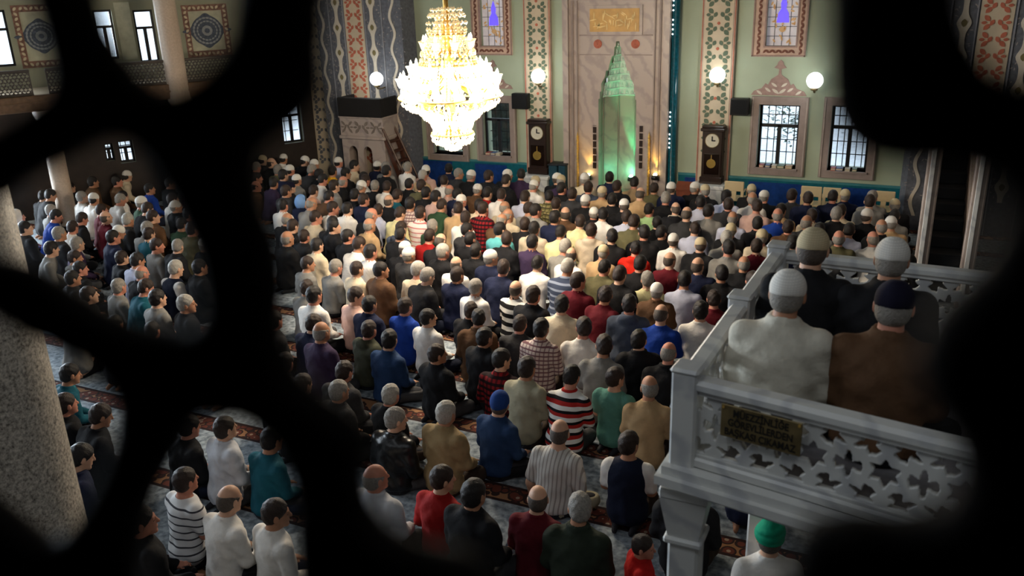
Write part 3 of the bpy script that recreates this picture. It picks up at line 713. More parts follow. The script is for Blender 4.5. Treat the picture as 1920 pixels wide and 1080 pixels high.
b.box((-hw, .12, 0), (-hw + .1, d, zb_)).box((hw - .1, .12, 0), (hw, d, zb_)); b.build('arched_base', marb, pl)
MB().bbox((-hw - .05, -.06, zb_), (hw + .05, d, zb_ + .09), .02).build('cornice', marb, pl)
MB().box((-hw, -.02, zb_ + .09), (hw, d, zt)).build('parapet', marb, pl)
for i, (a, c) in enumerate(((-.95, -.42), (-.36, .36), (.42, .95))):
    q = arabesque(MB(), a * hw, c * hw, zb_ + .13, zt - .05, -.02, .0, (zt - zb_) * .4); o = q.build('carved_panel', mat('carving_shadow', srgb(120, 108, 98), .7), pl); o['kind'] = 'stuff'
MB().bbox((-hw - .03, -.05, zt), (hw + .03, d, zt + .05), .015).build('rail', marb, pl)
zc = onY(685, 184, YF)[2]
MB().bbox((-hw * 1.02, -.06, zt + .04), (hw * 1.02, .1, zc), .02).bbox((-hw * 1.02, .1, zt + .04), (-hw * .94, d, zc), .02).bbox((hw * .94, .1, zt + .04), (hw * 1.02, d, zc), .02).build('black_cloth', mat('black_cloth', srgb(24, 21, 20), .9, bump=.4, bscale=9), pl)
sx = hw
top = onY(717, 258, YF); bot = onY(764, 335, YF)
st = empty('pulpit_stairs', (top[0], YF, 0)); tag(st, 'brown wooden steps leaning against the right side of the pulpit', 'stairs'); dx = bot[0] - top[0]; zt_ = top[2]
for yy in (0, .5): MB().prism([(0, zt_), (.09, zt_), (dx, .0), (dx - .12, 0)], lambda u, v, q: (u, q, v), yy, yy + .05).build('stringer', brownwood, st)
for k in range(6):
    t = (k + .5) / 6; MB().box((dx * t - .02, .05, zt_ * (1 - t) - .02), (dx * t + .14, .5, zt_ * (1 - t) + .02)).build('tread', brownwood, st)
for yy in (0, .52): MB().tube([(.02, yy, zt_ + .25), (dx + .02, yy, .32)], .03, 6).build('handrail', brownwood, st); MB().tube([(.02, yy, zt_), (.02, yy, zt_ + .25)], .025, 6).tube([(dx, yy, 0), (dx + .02, yy, .32)], .025, 6).build('newel', brownwood, st)
# moulded plastic chairs along the wall
def chair(px, py, label, w=.42):
    p = onY(px, py, W - .75); c = empty('plastic_chair', (p[0], W - .75, 0)); tag(c, label, 'chair', 'ivory plastic chairs along the front wall'); zt = .84; h = w / 2
    MB().bbox((-h, -.02, .62), (h, .02, zt), .012).build('backrest', ivory_pl, c)
    MB().box((-h, -.02, .42), (-h + .06, .02, .63)).box((h - .06, -.02, .42), (h, .02, .63)).box((-.05, -.015, .42), (.05, .015, .63)).build('back_supports', ivory_pl, c)
    MB().bbox((-h, -.02, .4), (h, .42, .44), .012).build('seat', ivory_pl, c)
    for sx in (-1, 1):
        for yy in (0, .38): MB().tube([(sx * (h - .03), yy, .41), (sx * (h + .01), yy + (.03 if yy else -.04), 0)], [.025, .02], 6).build('leg', ivory_pl, c)
        MB().tube([(sx * h, 0, .62), (sx * h, .18, .64), (sx * h, .36, .6), (sx * h, .38, .42)], .018, 6).build('armrest', ivory_pl, c)
chair(1377, 345, 'ivory plastic chair beside the right clock'); chair(1522, 355, 'ivory plastic chair below the gap between the two right windows'); chair(1560, 362, 'ivory plastic chair standing third along the front wall', .36); chair(1657, 372, 'ivory plastic chair nearest the stone stair posts')
# wooden book stand and low shelf right of the teal column, books on the sills
def bookstand(px, py, label, m):
    p = onY(px, py, W - .45); o = empty('reading_stand', (p[0], W - .5, 0)); tag(o, label, 'stand'); MB().prism([(-.28, .0), (.28, 0), (.28, .08), (-.28, .08)], lambda u, v, q: (u, v, q), 0, .5).build('stand_body', m, o)
    MB().prism([(0, .5), (.25, .62), (.25, .66), (0, .54)], lambda u, v, q: (q, u - .05, v), -.3, .3).build('slanted_top', m, o)
bookstand(1292, 350, 'reddish wooden reading stand right of the teal column', mat('red_wood', srgb(120, 60, 38), .5))
teal_b = mat('teal_cloth', srgb(16, 58, 72), .8)
for (l, r, label) in ((1030, 1046, 'dark teal draped shelf beside the left clock'), (1048, 1061, 'narrow teal draped box next to the niche')):
    x0, x1, z0, z1 = frect(l, r, 308, 340, W - .4); o = MB().bbox((x0, W - .45, 0), (x1, W - .08, z1), .02).build('draped_box', teal_b); tag(o, label, 'box')
    MB().bbox((x0 - .02, W - .47, z1 - .03), (x1 + .02, W - .06, z1 + .01), .01).build('lid', mat('dark_lid', srgb(20, 24, 30), .5), o)
def books(r, n, where):
    cols = [srgb(150, 60, 50), srgb(60, 80, 120), srgb(190, 180, 160), srgb(90, 110, 80), srgb(160, 120, 70), srgb(40, 40, 50)]; nm = ['red', 'blue', 'pale', 'green', 'tan', 'black']
    x = r[0] + .08
    for i in range(n):
        w = rng.uniform(.09, .15); k = i % 6; o = empty('book', (x, W - .02, r[2])); MB().box((0, -.08, 0), (w, .1, .012)).box((0, -.08, .048), (w, .1, .06)).box((0, .09, .012), (w, .1, .048)).build('cover', mat('book_' + nm[k], cols[k], .6), o); MB().box((.004, -.075, .012), (w - .004, .09, .048)).build('pages', cream_p, o)
        tag(o, '%s book lying on the sill of the %s, place %s' % (nm[k], where, ['first', 'second', 'third', 'fourth', 'fifth', 'sixth'][i]), 'book', 'books on the window sills'); x += w + rng.uniform(.01, .05)
        if x > r[1] - .15: break
books(wR1, 5, 'bright right window'); books(wR2, 5, 'dim far right window'); books(wL1, 3, 'window left of the left clock')
# ================================================================ CHANDELIER
CH = np.array([AX, onY(845, 150, 11.45)[1] if False else 11.45, 0]); q = onY(843, 150, 11.45); CXp = q[0]; zC = lambda py: onY(843, py, 11.45)[2]
ch = empty('crystal_chandelier', (CXp, 11.45, 0)); tag(ch, 'great lit crystal chandelier hanging over the worshippers', 'chandelier')
MB().tube([(0, 0, zC(0) - .1), (0, 0, CEIL)], .02, 8).build('chain', brass_m, ch)
MB().lathe([(0, zC(262)), (.05, zC(255)), (.07, zC(200)), (.1, zC(150)), (.06, zC(100)), (.09, zC(60)), (.04, zC(20)), (.04, zC(-10))], (0, 0, 0), 12).build('stem', gold_m, ch, True)
pxm = lambda dpx: dpx / FPX * np.linalg.norm([q[0], 11.45, zC(150) - H])
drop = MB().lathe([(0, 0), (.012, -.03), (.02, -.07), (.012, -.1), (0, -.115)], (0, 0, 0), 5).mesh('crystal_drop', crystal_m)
drop2 = MB().lathe([(0, 0), (.012, -.03), (.018, -.06), (0, -.1)], (0, 0, 0), 5).mesh('crystal_drop_small', crystal_dim)
def ring(name, rad, z, n, m, thick=.02): MB().tube([(rad * math.cos(a), rad * math.sin(a), z) for a in np.linspace(0, 2 * math.pi, n + 1)], thick, 6).build(name, m, ch, True)
def skirt(name, tiers, m, seg=30):     # strings of crystals: faceted beads along tapering tiers
    b = MB()
    for (r0, z0, r1, z1) in tiers:
        for i in range(seg):
            a = 2 * math.pi * i / seg + rng.uniform(-.05, .05)
            L = max(3, int(math.hypot(r1 - r0, z1 - z0) / .05))
            for k in range(L):
                t = (k + .5) / L; r = r0 + (r1 - r0) * t; z = z0 + (z1 - z0) * t - .04 * math.sin(math.pi * t); s = rng.uniform(.015, .026); c = (r * math.cos(a), r * math.sin(a), z)
                b.add([(c[0] + s, c[1], c[2]), (c[0] - s, c[1], c[2]), (c[0], c[1] + s, c[2]), (c[0], c[1] - s, c[2]), (c[0], c[1], c[2] + s * 1.5), (c[0], c[1], c[2] - s * 1.5)], [(0, 2, 4), (2, 1, 4), (1, 3, 4), (3, 0, 4), (2, 0, 5), (1, 2, 5), (3, 1, 5), (0, 3, 5)])
    o = b.build(name, m, ch); o['kind'] = 'stuff'
z = zC
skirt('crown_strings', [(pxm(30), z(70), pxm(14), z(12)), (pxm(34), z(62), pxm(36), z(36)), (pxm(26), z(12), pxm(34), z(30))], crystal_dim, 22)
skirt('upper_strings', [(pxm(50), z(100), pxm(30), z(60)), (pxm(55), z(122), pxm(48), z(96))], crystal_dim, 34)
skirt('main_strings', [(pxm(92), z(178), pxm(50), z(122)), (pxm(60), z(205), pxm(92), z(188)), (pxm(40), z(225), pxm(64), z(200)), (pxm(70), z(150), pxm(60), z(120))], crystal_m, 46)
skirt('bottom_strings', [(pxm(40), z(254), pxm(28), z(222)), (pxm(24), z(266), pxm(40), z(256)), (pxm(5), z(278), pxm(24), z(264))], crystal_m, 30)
for rad, py, n in ((94, 180, 40), (52, 120, 32), (62, 203, 32), (38, 249, 24), (32, 64, 24)): ring('crystal_ring', pxm(rad), z(py), n, gold_m)
# tiers of lamp arms: glass tulips with candle bulbs
tul_dim = MB().lathe([(.0, -.05), (.03, -.045), (.05, 0), (.062, .05), (.085, .09), (.08, .09), (.055, .05), (.04, 0)], (0, 0, 0), 10).mesh('glass_tulip_dim', crystal_dim, True)
tul = MB().lathe([(.0, -.05), (.03, -.045), (.05, 0), (.062, .05), (.085, .09), (.08, .09), (.055, .05), (.04, 0)], (0, 0, 0), 10).mesh('glass_tulip', crystal_m, True)
tulb = MB().lathe([(0, .17), (.018, .13), (.022, .08), (.015, .0)], (0, 0, 0), 8).mesh('candle_bulb', emitter('bulb', (1, .88, .66), 14), True)
arm = lambda r, z0, z1: MB().tube([(r * .25, 0, z0), (r * .55, 0, z0 - .1), (r * .85, 0, z0 - .08), (r, 0, z1)], .013, 6).mesh('lamp_arm', gold_m, True)
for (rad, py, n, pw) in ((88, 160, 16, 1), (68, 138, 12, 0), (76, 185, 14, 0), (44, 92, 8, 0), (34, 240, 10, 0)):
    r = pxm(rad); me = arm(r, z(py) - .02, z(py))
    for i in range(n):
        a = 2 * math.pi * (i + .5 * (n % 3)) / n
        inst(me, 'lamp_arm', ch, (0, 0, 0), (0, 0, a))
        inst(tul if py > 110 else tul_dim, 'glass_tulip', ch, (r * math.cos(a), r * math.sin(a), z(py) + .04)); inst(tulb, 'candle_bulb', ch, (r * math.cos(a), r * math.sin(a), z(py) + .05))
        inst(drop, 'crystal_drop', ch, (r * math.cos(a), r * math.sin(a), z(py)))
for i in range(10):
    a = 2 * math.pi * i / 10; r = pxm(104); light('bulb_light', (r * math.cos(a), r * math.sin(a), z(185 if i % 2 else 150)), 140, (1, .85, .66), .06, ch)
# ================================================================ FRET PANELS
def fret_mesh(name, L, Hh, m, per=.25, cell=.007, th=.035, frame=.025):
    us = np.arange(-.02, L + .02, cell); vs = np.arange(-.02, Hh + .02, cell); U, V = np.meshgrid(us, vs, indexing='ij')
    k = per / .25; h = per * .8660; d = np.full(U.shape, 9.0)
    star = [((.06 if i % 2 == 0 else .034) * k * math.cos(math.pi / 6 * i + math.pi / 6), (.06 if i % 2 == 0 else .034) * k * math.sin(math.pi / 6 * i + math.pi / 6)) for i in range(12)]
    bone = [(a * k, b * k) for a, b in ((-.042, -.026), (-.018, -.016), (.018, -.016), (.042, -.026), (.05, 0), (.042, .026), (.018, .016), (-.018, .016), (-.042, .026), (-.05, 0))]
    dia = [(.026 * k, 0), (.008 * k, .013 * k), (-.026 * k, .004 * k), (-.026 * k, -.004 * k), (.008 * k, -.013 * k)]
    V0 = V - Hh / 2
    u_m = (U + per / 2) % per - per / 2
    def rot(p, a): return [(x * math.cos(a) - y * math.sin(a), x * math.sin(a) + y * math.cos(a)) for x, y in p]
    def sh(p, x, y): return [(a + x, b + y) for a, b in p]
    polys = []
    for row in (-2, -1, 0, 1, 2):
        for c in (-1, 0, 1):
            ox = (c + (.5 if row % 2 else 0)) * per; oy = row * h
            if abs(oy) > Hh / 2 + .15: continue
            polys.append(sh(star, ox, oy))
            for a in (0, math.pi / 3, 2 * math.pi / 3): polys.append(sh(rot(bone, a), ox + .5 * per * math.cos(a), oy + .5 * per * math.sin(a)))
            for a in range(6):
                t = math.pi / 6 + a * math.pi / 3
                if True:
                    for e in (0, 2.094, 4.189): polys.append(sh(rot(dia, t + e), ox + .577 * per * math.cos(t) + .042 * k * math.cos(t + e), oy + .577 * per * math.sin(t) + .042 * k * math.sin(t + e)))
    for p in polys: d = np.minimum(d, poly_sdf(u_m, V0, p))
    solid = np.maximum(-d, np.maximum(np.abs(U - L / 2) - L / 2, np.abs(V0) - Hh / 2))
    edge = np.minimum(np.minimum(U, L - U), np.minimum(V, Hh - V)); solid = np.where((edge > 0) & (edge < frame), np.minimum(solid, -np.minimum(edge, frame - edge) - 1e-4), solid)
    ys = np.array([-th, -th * .49, th * .49, th]); val = np.stack([np.maximum(solid, abs(y) - th / 2) for y in ys], 1)
    Vv, F = nets(val, us, ys, vs); return np_mesh(name, Vv, F, [m], False)
# ================================================================ MUEZZIN PLATFORM
ZR, ZF, ZB = 3.25, 2.74, 2.60       # rail top, floor, underside
A = np.array([-.927, 4.0]); Bc = np.array([-.83, 6.3]); Cc = np.array([1.35, 6.2]); Dc = np.array([1.35, 3.6])
pf = empty('muezzin_platform', (A[0], A[1], 0)); tag(pf, 'raised white marble platform with star fretwork railing on posts', 'platform')
O_ = A
rel = lambda p: (p[0] - A[0], p[1] - A[1])
a_, b_, c_, d_ = [rel(p) for p in (A, Bc, Cc, Dc)]
def quad_slab(off, z0, z1, nm, m):
    cen = np.mean([a_, b_, c_, d_], 0); pts = []
    for p in (a_, d_, c_, b_):
        v = np.array(p) - cen; pts.append(tuple(np.array(p) + np.sign(v) * off))
    MB().prism(pts, lambda u, v, q: (u, v, q), z0, z1).build(nm, m, pf)
quad_slab(.10, ZF - .05, ZF, 'floor_slab', marb2); quad_slab(.13, ZF - .10, ZF - .05, 'cornice', marb2); quad_slab(.06, ZB - .02, ZF - .10, 'beam', marb2)
quad_slab(-.12, ZF, ZF + .008, 'carpet', mat('platform_carpet', srgb(120, 116, 118), .95, var=.3, vscale=9))
def rail(p, q, nposts, panel_h=.4, top_skip=False):
    p = np.array(p); q = np.array(q); v = q - p; L = np.linalg.norm(v); v /= L; ang = math.atan2(v[1], v[0])
    r = empty('railing', (p[0], p[1], 0), ang); r.parent = pf
    MB().bbox((0, -.055, ZR - .075), (L, .055, ZR - .005), .02).build('top_rail', marb2, r)
    MB().bbox((0, -.05, ZF), (L, .05, ZF + .06), .012).build('bottom_rail', marb2, r)
    hh_ = ZR - .075 - ZF - .06
    for (z0, z1) in ((ZF + .06, ZF + .075), (ZR - .09, ZR - .075)): MB().box((0, -.035, z0), (L, .035, z1)).build('rail_fillet', marb2, r)
    inst(fret_mesh('fret_panel', L, hh_, marb2, per=.33), 'fret_panel', r, (0, 0, ZF + .06))
    return r
rail(a_, d_, 0); rail(a_, b_, 0); rail(b_, c_, 0); rail(d_, c_, 0)
def post(p, nm='corner_post', zt=ZR + .03, s=.068, rz=-.08):
    o = MB().bbox((-s, -s, ZF - .02), (s, s, zt), .012).bbox((-s * 1.12, -s * 1.12, zt - .012), (s * 1.12, s * 1.12, zt + .02), .014).build(nm, marb2, pf, loc=(p[0], p[1], 0)); o.rotation_euler[2] = rz
for p in (a_, b_, c_, d_): post(p)
mid = (np.array(a_) + np.array(b_)) / 2; post(mid, 'middle_post')
for p in (a_, b_, c_, d_):
    s = .085; b = MB()
    b.bbox((-s, -s, 0), (s, s, ZB - .34), .015)
    b.add([(-s, -s, ZB - .32), (s, -s, ZB - .32), (s, s, ZB - .32), (-s, s, ZB - .32), (-s * 1.5, -s * 1.5, ZB - .06), (s * 1.5, -s * 1.5, ZB - .06), (s * 1.5, s * 1.5, ZB - .06), (-s * 1.5, s * 1.5, ZB - .06)], [(3, 2, 1, 0), (4, 5, 6, 7), (0, 1, 5, 4), (1, 2, 6, 5), (2, 3, 7, 6), (3, 0, 4, 7)])
    b.bbox((-s * 1.25, -s * 1.25, ZB - .36), (s * 1.25, s * 1.25, ZB - .32), .01); b.bbox((-s * 1.55, -s * 1.55, ZB - .06), (s * 1.55, s * 1.55, ZB), .01)
    b.bbox((-s * 1.3, -s * 1.3, 0), (s * 1.3, s * 1.3, .14), .015); b.build('support_post', marb2, pf, loc=(p[0] + (.02 if p[0] < 1 else -.02), p[1] + (.03 if p[1] < 1 else -.03), 0))
# brass plaque hanging on the front railing
v = np.array(d_) - np.array(a_); ang = math.atan2(v[1], v[0]); dirv = v / np.linalg.norm(v)
pq = empty('brass_plaque', tuple(A + dirv * .43) + (ZR - .175,), ang); tag(pq, 'aged brass plaque with black lettering on the front railing', 'plaque')
pq.scale = (.88, 1, .95); MB().bbox((-.25, -.066, -.095), (.21, -.056, .095), .004).build('plate', brass_m, pq)
ink = mat('black_lettering', srgb(20, 17, 12), .6)
for i, t in enumerate(('MÜEZZİNLİĞE', 'GÖREVLİLERDEN', 'BAŞKASI ÇIKAMAZ')):
    cu = bpy.data.curves.new('lettering', 'FONT'); cu.body = t; cu.size = .058; cu.align_x = 'CENTER'; cu.extrude = .001; cu.offset = .0012
    to = bpy.data.objects.new('lettering_curve', cu); COL.objects.link(to); bpy.context.view_layer.update()
    me = bpy.data.meshes.new_from_object(to.evaluated_get(bpy.context.evaluated_depsgraph_get())); bpy.data.objects.remove(to)
    me.materials.clear(); me.materials.append(ink)
    inst(me, 'lettering', pq, (-.02, -.0675, .035 - i * .056), (math.pi / 2, 0, 0), (.82, 1, 1))
for sx in (-.235, .195): MB().tube([(sx, -.072, .08), (sx, -.05, .08)], .008, 8).build('screw', gold_m, pq)
# ================================================================ STONE STAIR PULPIT (right)
YM = 14.6; xl = onY(1739, 400, YM)[0]; xr = onY(1829, 400, YM)[0]
mb_ = empty('stone_minbar', ((xl + xr) / 2, YM, 0)); tag(mb_, 'tall stone stair pulpit with dark steps between pale posts', 'stairs'); hw = (xr - xl) / 2
for sx in (-1, 1):
    MB().bbox((sx * hw - .1, -.1, 0), (sx * hw + .1, .1, 2.9), .02).build('post', marb, mb_); MB().bbox((sx * hw - .05, -.13, .1), (sx * hw + .02, -.1, 2.8), .008).build('post_moulding', marb2, mb_)
    MB().prism([(.1, 0), (4.2, 0), (4.2, 3.1), (.1, 1.0)], lambda u, v, q: (q, u, v), sx * hw - .05, sx * hw + .05).build('side_panel', marb, mb_)
MB().bbox((-hw - .14, -.12, 2.9), (hw + .14, .12, 3.15), .03).build('lintel', marb, mb_)
stp = mat('dark_step', srgb(52, 55, 58), .7)
for k in range(11): MB().bbox((-hw + .05, .15 + k * .36, k * .2), (hw - .05, .55 + k * .36, (k + 1) * .2), .012).build('step', stp, mb_)
# ================================================================ LEFT GALLERY along the oblique wall
GW = 1.8; ZG = 2.98
oblique(S('gallery_slab', MB().box((-15, -GW + .1, ZG), (-2.2, 0, ZG + .12)), cream_p))
oblique(S('gallery_beam', MB().bbox((-15, -GW - .12, ZG - .22), (-2.2, -GW + .12, ZG + .12), .02).box((-15, -GW - .15, ZG - .06), (-2.2, -GW - .1, ZG - .02)).bbox((-2.44, -GW + .12, ZG - .22), (-2.2, 0, ZG + .12), .02), mat('gallery_beam', srgb(110, 84, 62), .6, var=.3, vscale=10)))
fr_iron = mat('dark_fret', srgb(70, 62, 56), .6)
cu = [onO(122, 380, -GW)[0], onO(320, 80, -GW)[0]]; sp_ = cu[1] - cu[0]; CU = [cu[0] - sp_, cu[0], cu[1]]
print('gallery columns', CU)
fm_ = fret_mesh('fret_panel_gallery', sp_ - .3, .48, fr_iron, per=.16, cell=.011, th=.04, frame=.03)
bounds = CU + [-2.1]
for i in range(3):
    u0 = bounds[i] + .15; u1 = bounds[i + 1] - .15; p = K0 + TV * u0 - NV * GW
    r = empty('gallery_railing', (p[0], p[1], ZG + .12), TH); tag(r, ['dark fretwork gallery railing at the left edge', 'dark fretwork gallery railing left of the beige column', 'dark fretwork gallery railing right of the beige column'][i], 'railing', 'gallery railings')
    inst(fm_ if abs(u1 - u0 - sp_ + .3) < .05 else fret_mesh('fret_panel_short', u1 - u0, .48, fr_iron, per=.16, cell=.011, th=.04, frame=.03), 'fret_panel', r, (0, 0, .03)); MB().bbox((0, -.05, .5), (u1 - u0, .05, .55), .012).build('top_rail', fr_iron, r); MB().bbox((0, -.04, 0), (u1 - u0, .04, .04), .01).build('bottom_rail', fr_iron, r)
colm = mat('beige_column', srgb(190, 170, 150), .5, var=.1, vscale=25)
CYS = []
for i, u in enumerate(CU):
    p = K0 + TV * u - NV * (GW + .0); CYS.append((p[0], p[1]))
    zc_ = CEIL if i == 2 else 2.9
    if zc_ < 5:
        S('column_%d' % (i + 1), MB().lathe([(.3, 0), (.3, .15), (.24, .25), (.2, .35), (.19, 2.5), (.26, 2.7), (.27, 2.77)], (p[0], p[1], 0), 24), colm, None, True); continue
    S('column_%d' % (i + 1), MB().lathe([(.3, 0), (.3, .15), (.24, .25), (.22, .35), (.21, 2.6), (.26, 2.7), (.26, 2.75), (.24, 3.2), (.24, CEIL - .6), (.34, CEIL - .3), (.34, CEIL)], (p[0], p[1], 0), 24), colm, None, True)
# painted panels with medallions on the gallery wall
def medallion(n, y0, y1, z0, z1):
    b = MB(); e = .15
    f = lambda u, v, q: (u, -q, v)
    p = oblique(S('trim_%d' % n, MB().prism([(y0, z0), (y1, z0), (y1, z1), (y0, z1)], f, .0, .02), mat('panel_cream', srgb(178, 176, 152), .7)))
    for (a0, a1, c0, c1) in ((y0, y0 + e, z0, z1), (y1 - e, y1, z0, z1), (y0 + e, y1 - e, z0, z0 + e), (y0 + e, y1 - e, z1 - e, z1)): b.prism([(a0, c0), (a1, c0), (a1, c1), (a0, c1)], f, .02, .03)
    b.build('panel_border', mat('border_brown', srgb(122, 88, 74), .7, var=.5, vscale=16), p)
    q = MB()
    def rose(cy, cz, L, wd, ang, d=.012):
        pts = [(-1, 0), (-.45, .8), (.2, 1), (.75, .55), (1, 0), (.75, -.55), (.2, -1), (-.45, -.8)]; ca, sa = math.cos(ang), math.sin(ang)
        q.prism([(cy + (u * L * ca - v * wd * sa), cz + (u * L * sa + v * wd * ca)) for u, v in pts], f, .02, .02 + d)
    k = 0
    for side in ((y0 + e / 2, None), (y1 - e / 2, None)):
        zz = z0 + .1
        while zz < z1 - .05: rose(side[0], zz, .05, .03, .8 if k % 2 else -.8, .02); zz += .11; k += 1
    for cz in (z0 + e / 2, z1 - e / 2):
        yy = y0 + .2
        while yy < y1 - .15: rose(yy, cz, .05, .03, .8 if k % 2 else -.8, .02); yy += .11; k += 1
    o = q.build('border_flowers', mat('border_buff', srgb(196, 180, 150), .7), p); o['kind'] = 'stuff'
    cy = (y0 + y1) / 2; cz = (z0 + z1) / 2; R_ = min((y1 - y0) / 2, (z1 - z0) / 2) * .66; q = MB()
    q.prism([(cy + R_ * 1.05 * math.cos(a) * (1 + .16 * abs(math.cos(2 * a)) ** 8), cz + R_ * math.sin(a) * (1 + .16 * abs(math.cos(2 * a)) ** 8)) for a in np.linspace(0, 6.283, 65)[:-1]], f, .02, .026)
    q.build('medallion', mat('medallion_navy', srgb(70, 78, 92), .7, var=.4, vscale=25), p); q = MB()
    for ring_, nn, L in ((.84, 22, .05), (.62, 18, .04), (.25, 8, .07)):
        for i in range(nn): a = 2 * math.pi * i / nn; rose(cy + R_ * ring_ * 1.05 * math.cos(a), cz + R_ * ring_ * math.sin(a), L, L * .5, a + 1.57, .010)
    o = q.build('medallion_petals', mat('petal_grey', srgb(140, 144, 146), .7), p); o['kind'] = 'stuff'
    q = MB()
    for a in (0, math.pi): rose(cy + R_ * 1.42 * math.cos(a), cz, .09, .04, 0, .014)
    q.build('medallion_tips', MATS['medallion_navy'], p)
r = orect(345, 430, 8, 106); medallion(40, *r)
r = orect(30, 124, 8, 126); medallion(41, *r)
r = orect(221, 250, 4, 112)
oblique(S('trim_42', MB().box((r[0], -.03, r[2]), (r[1], 0, r[3])), mat('panel_cream2', srgb(178, 178, 156), .7)))
# near granite column at the left edge
e = ray(85, 640); e = np.array([e[0], e[1]]) / math.hypot(e[0], e[1]); dist = 6.0; perp = np.array([-e[1], e[0]]); GC = e * dist + perp * .45
S('column_9', MB().lathe([(.62, 0), (.62, .25), (.5, .4), (.45, .5), (.45, CEIL - .5), (.6, CEIL)], (GC[0], GC[1], 0), 40), granite_m, None, True)
# white paper bag by the platform post
p = onZ(1268, 1052, .1); bg_ = MB(); bg_.prism([(-.14, 0), (.14, 0), (.12, .2), (.05, .26), (-.06, .24), (-.13, .19)], lambda u, v, q: (u, q + v * .2, v), -.07, .07)
o = bg_.build('plastic_bag', mat('white_plastic', srgb(220, 222, 224), .4, bump=.6, bscale=14), None, False, (p[0], p[1], 0)); tag(o, 'crumpled white bag on the carpet left of the platform post', 'bag')
# ================================================================ PEOPLE
def cap_(P, a, b, ra, rb):
    a = np.asarray(a, np.float32); b = np.asarray(b, np.float32); ba = b - a; bb = float(ba @ ba) + 1e-9
    px, py, pz = P[0] - a[0], P[1] - a[1], P[2] - a[2]
    h = np.clip((px * ba[0] + py * ba[1] + pz * ba[2]) / bb, 0, 1)
    return np.sqrt((px - ba[0] * h) ** 2 + (py - ba[1] * h) ** 2 + (pz - ba[2] * h) ** 2) - (ra + (rb - ra) * h)
def ell_(P, c, r):
    x, y, z = (P[0] - c[0]), (P[1] - c[1]), (P[2] - c[2])
    k0 = np.sqrt((x / r[0]) ** 2 + (y / r[1]) ** 2 + (z / r[2]) ** 2); k1 = np.sqrt((x / r[0] ** 2) ** 2 + (y / r[1] ** 2) ** 2 + (z / r[2] ** 2) ** 2) + 1e-6
    return k0 * (k0 - 1) / k1
def smin(a, b, k):
    h = np.clip(.5 + .5 * (b - a) / k, 0, 1); return b * (1 - h) + a * h - k * h * (1 - h)
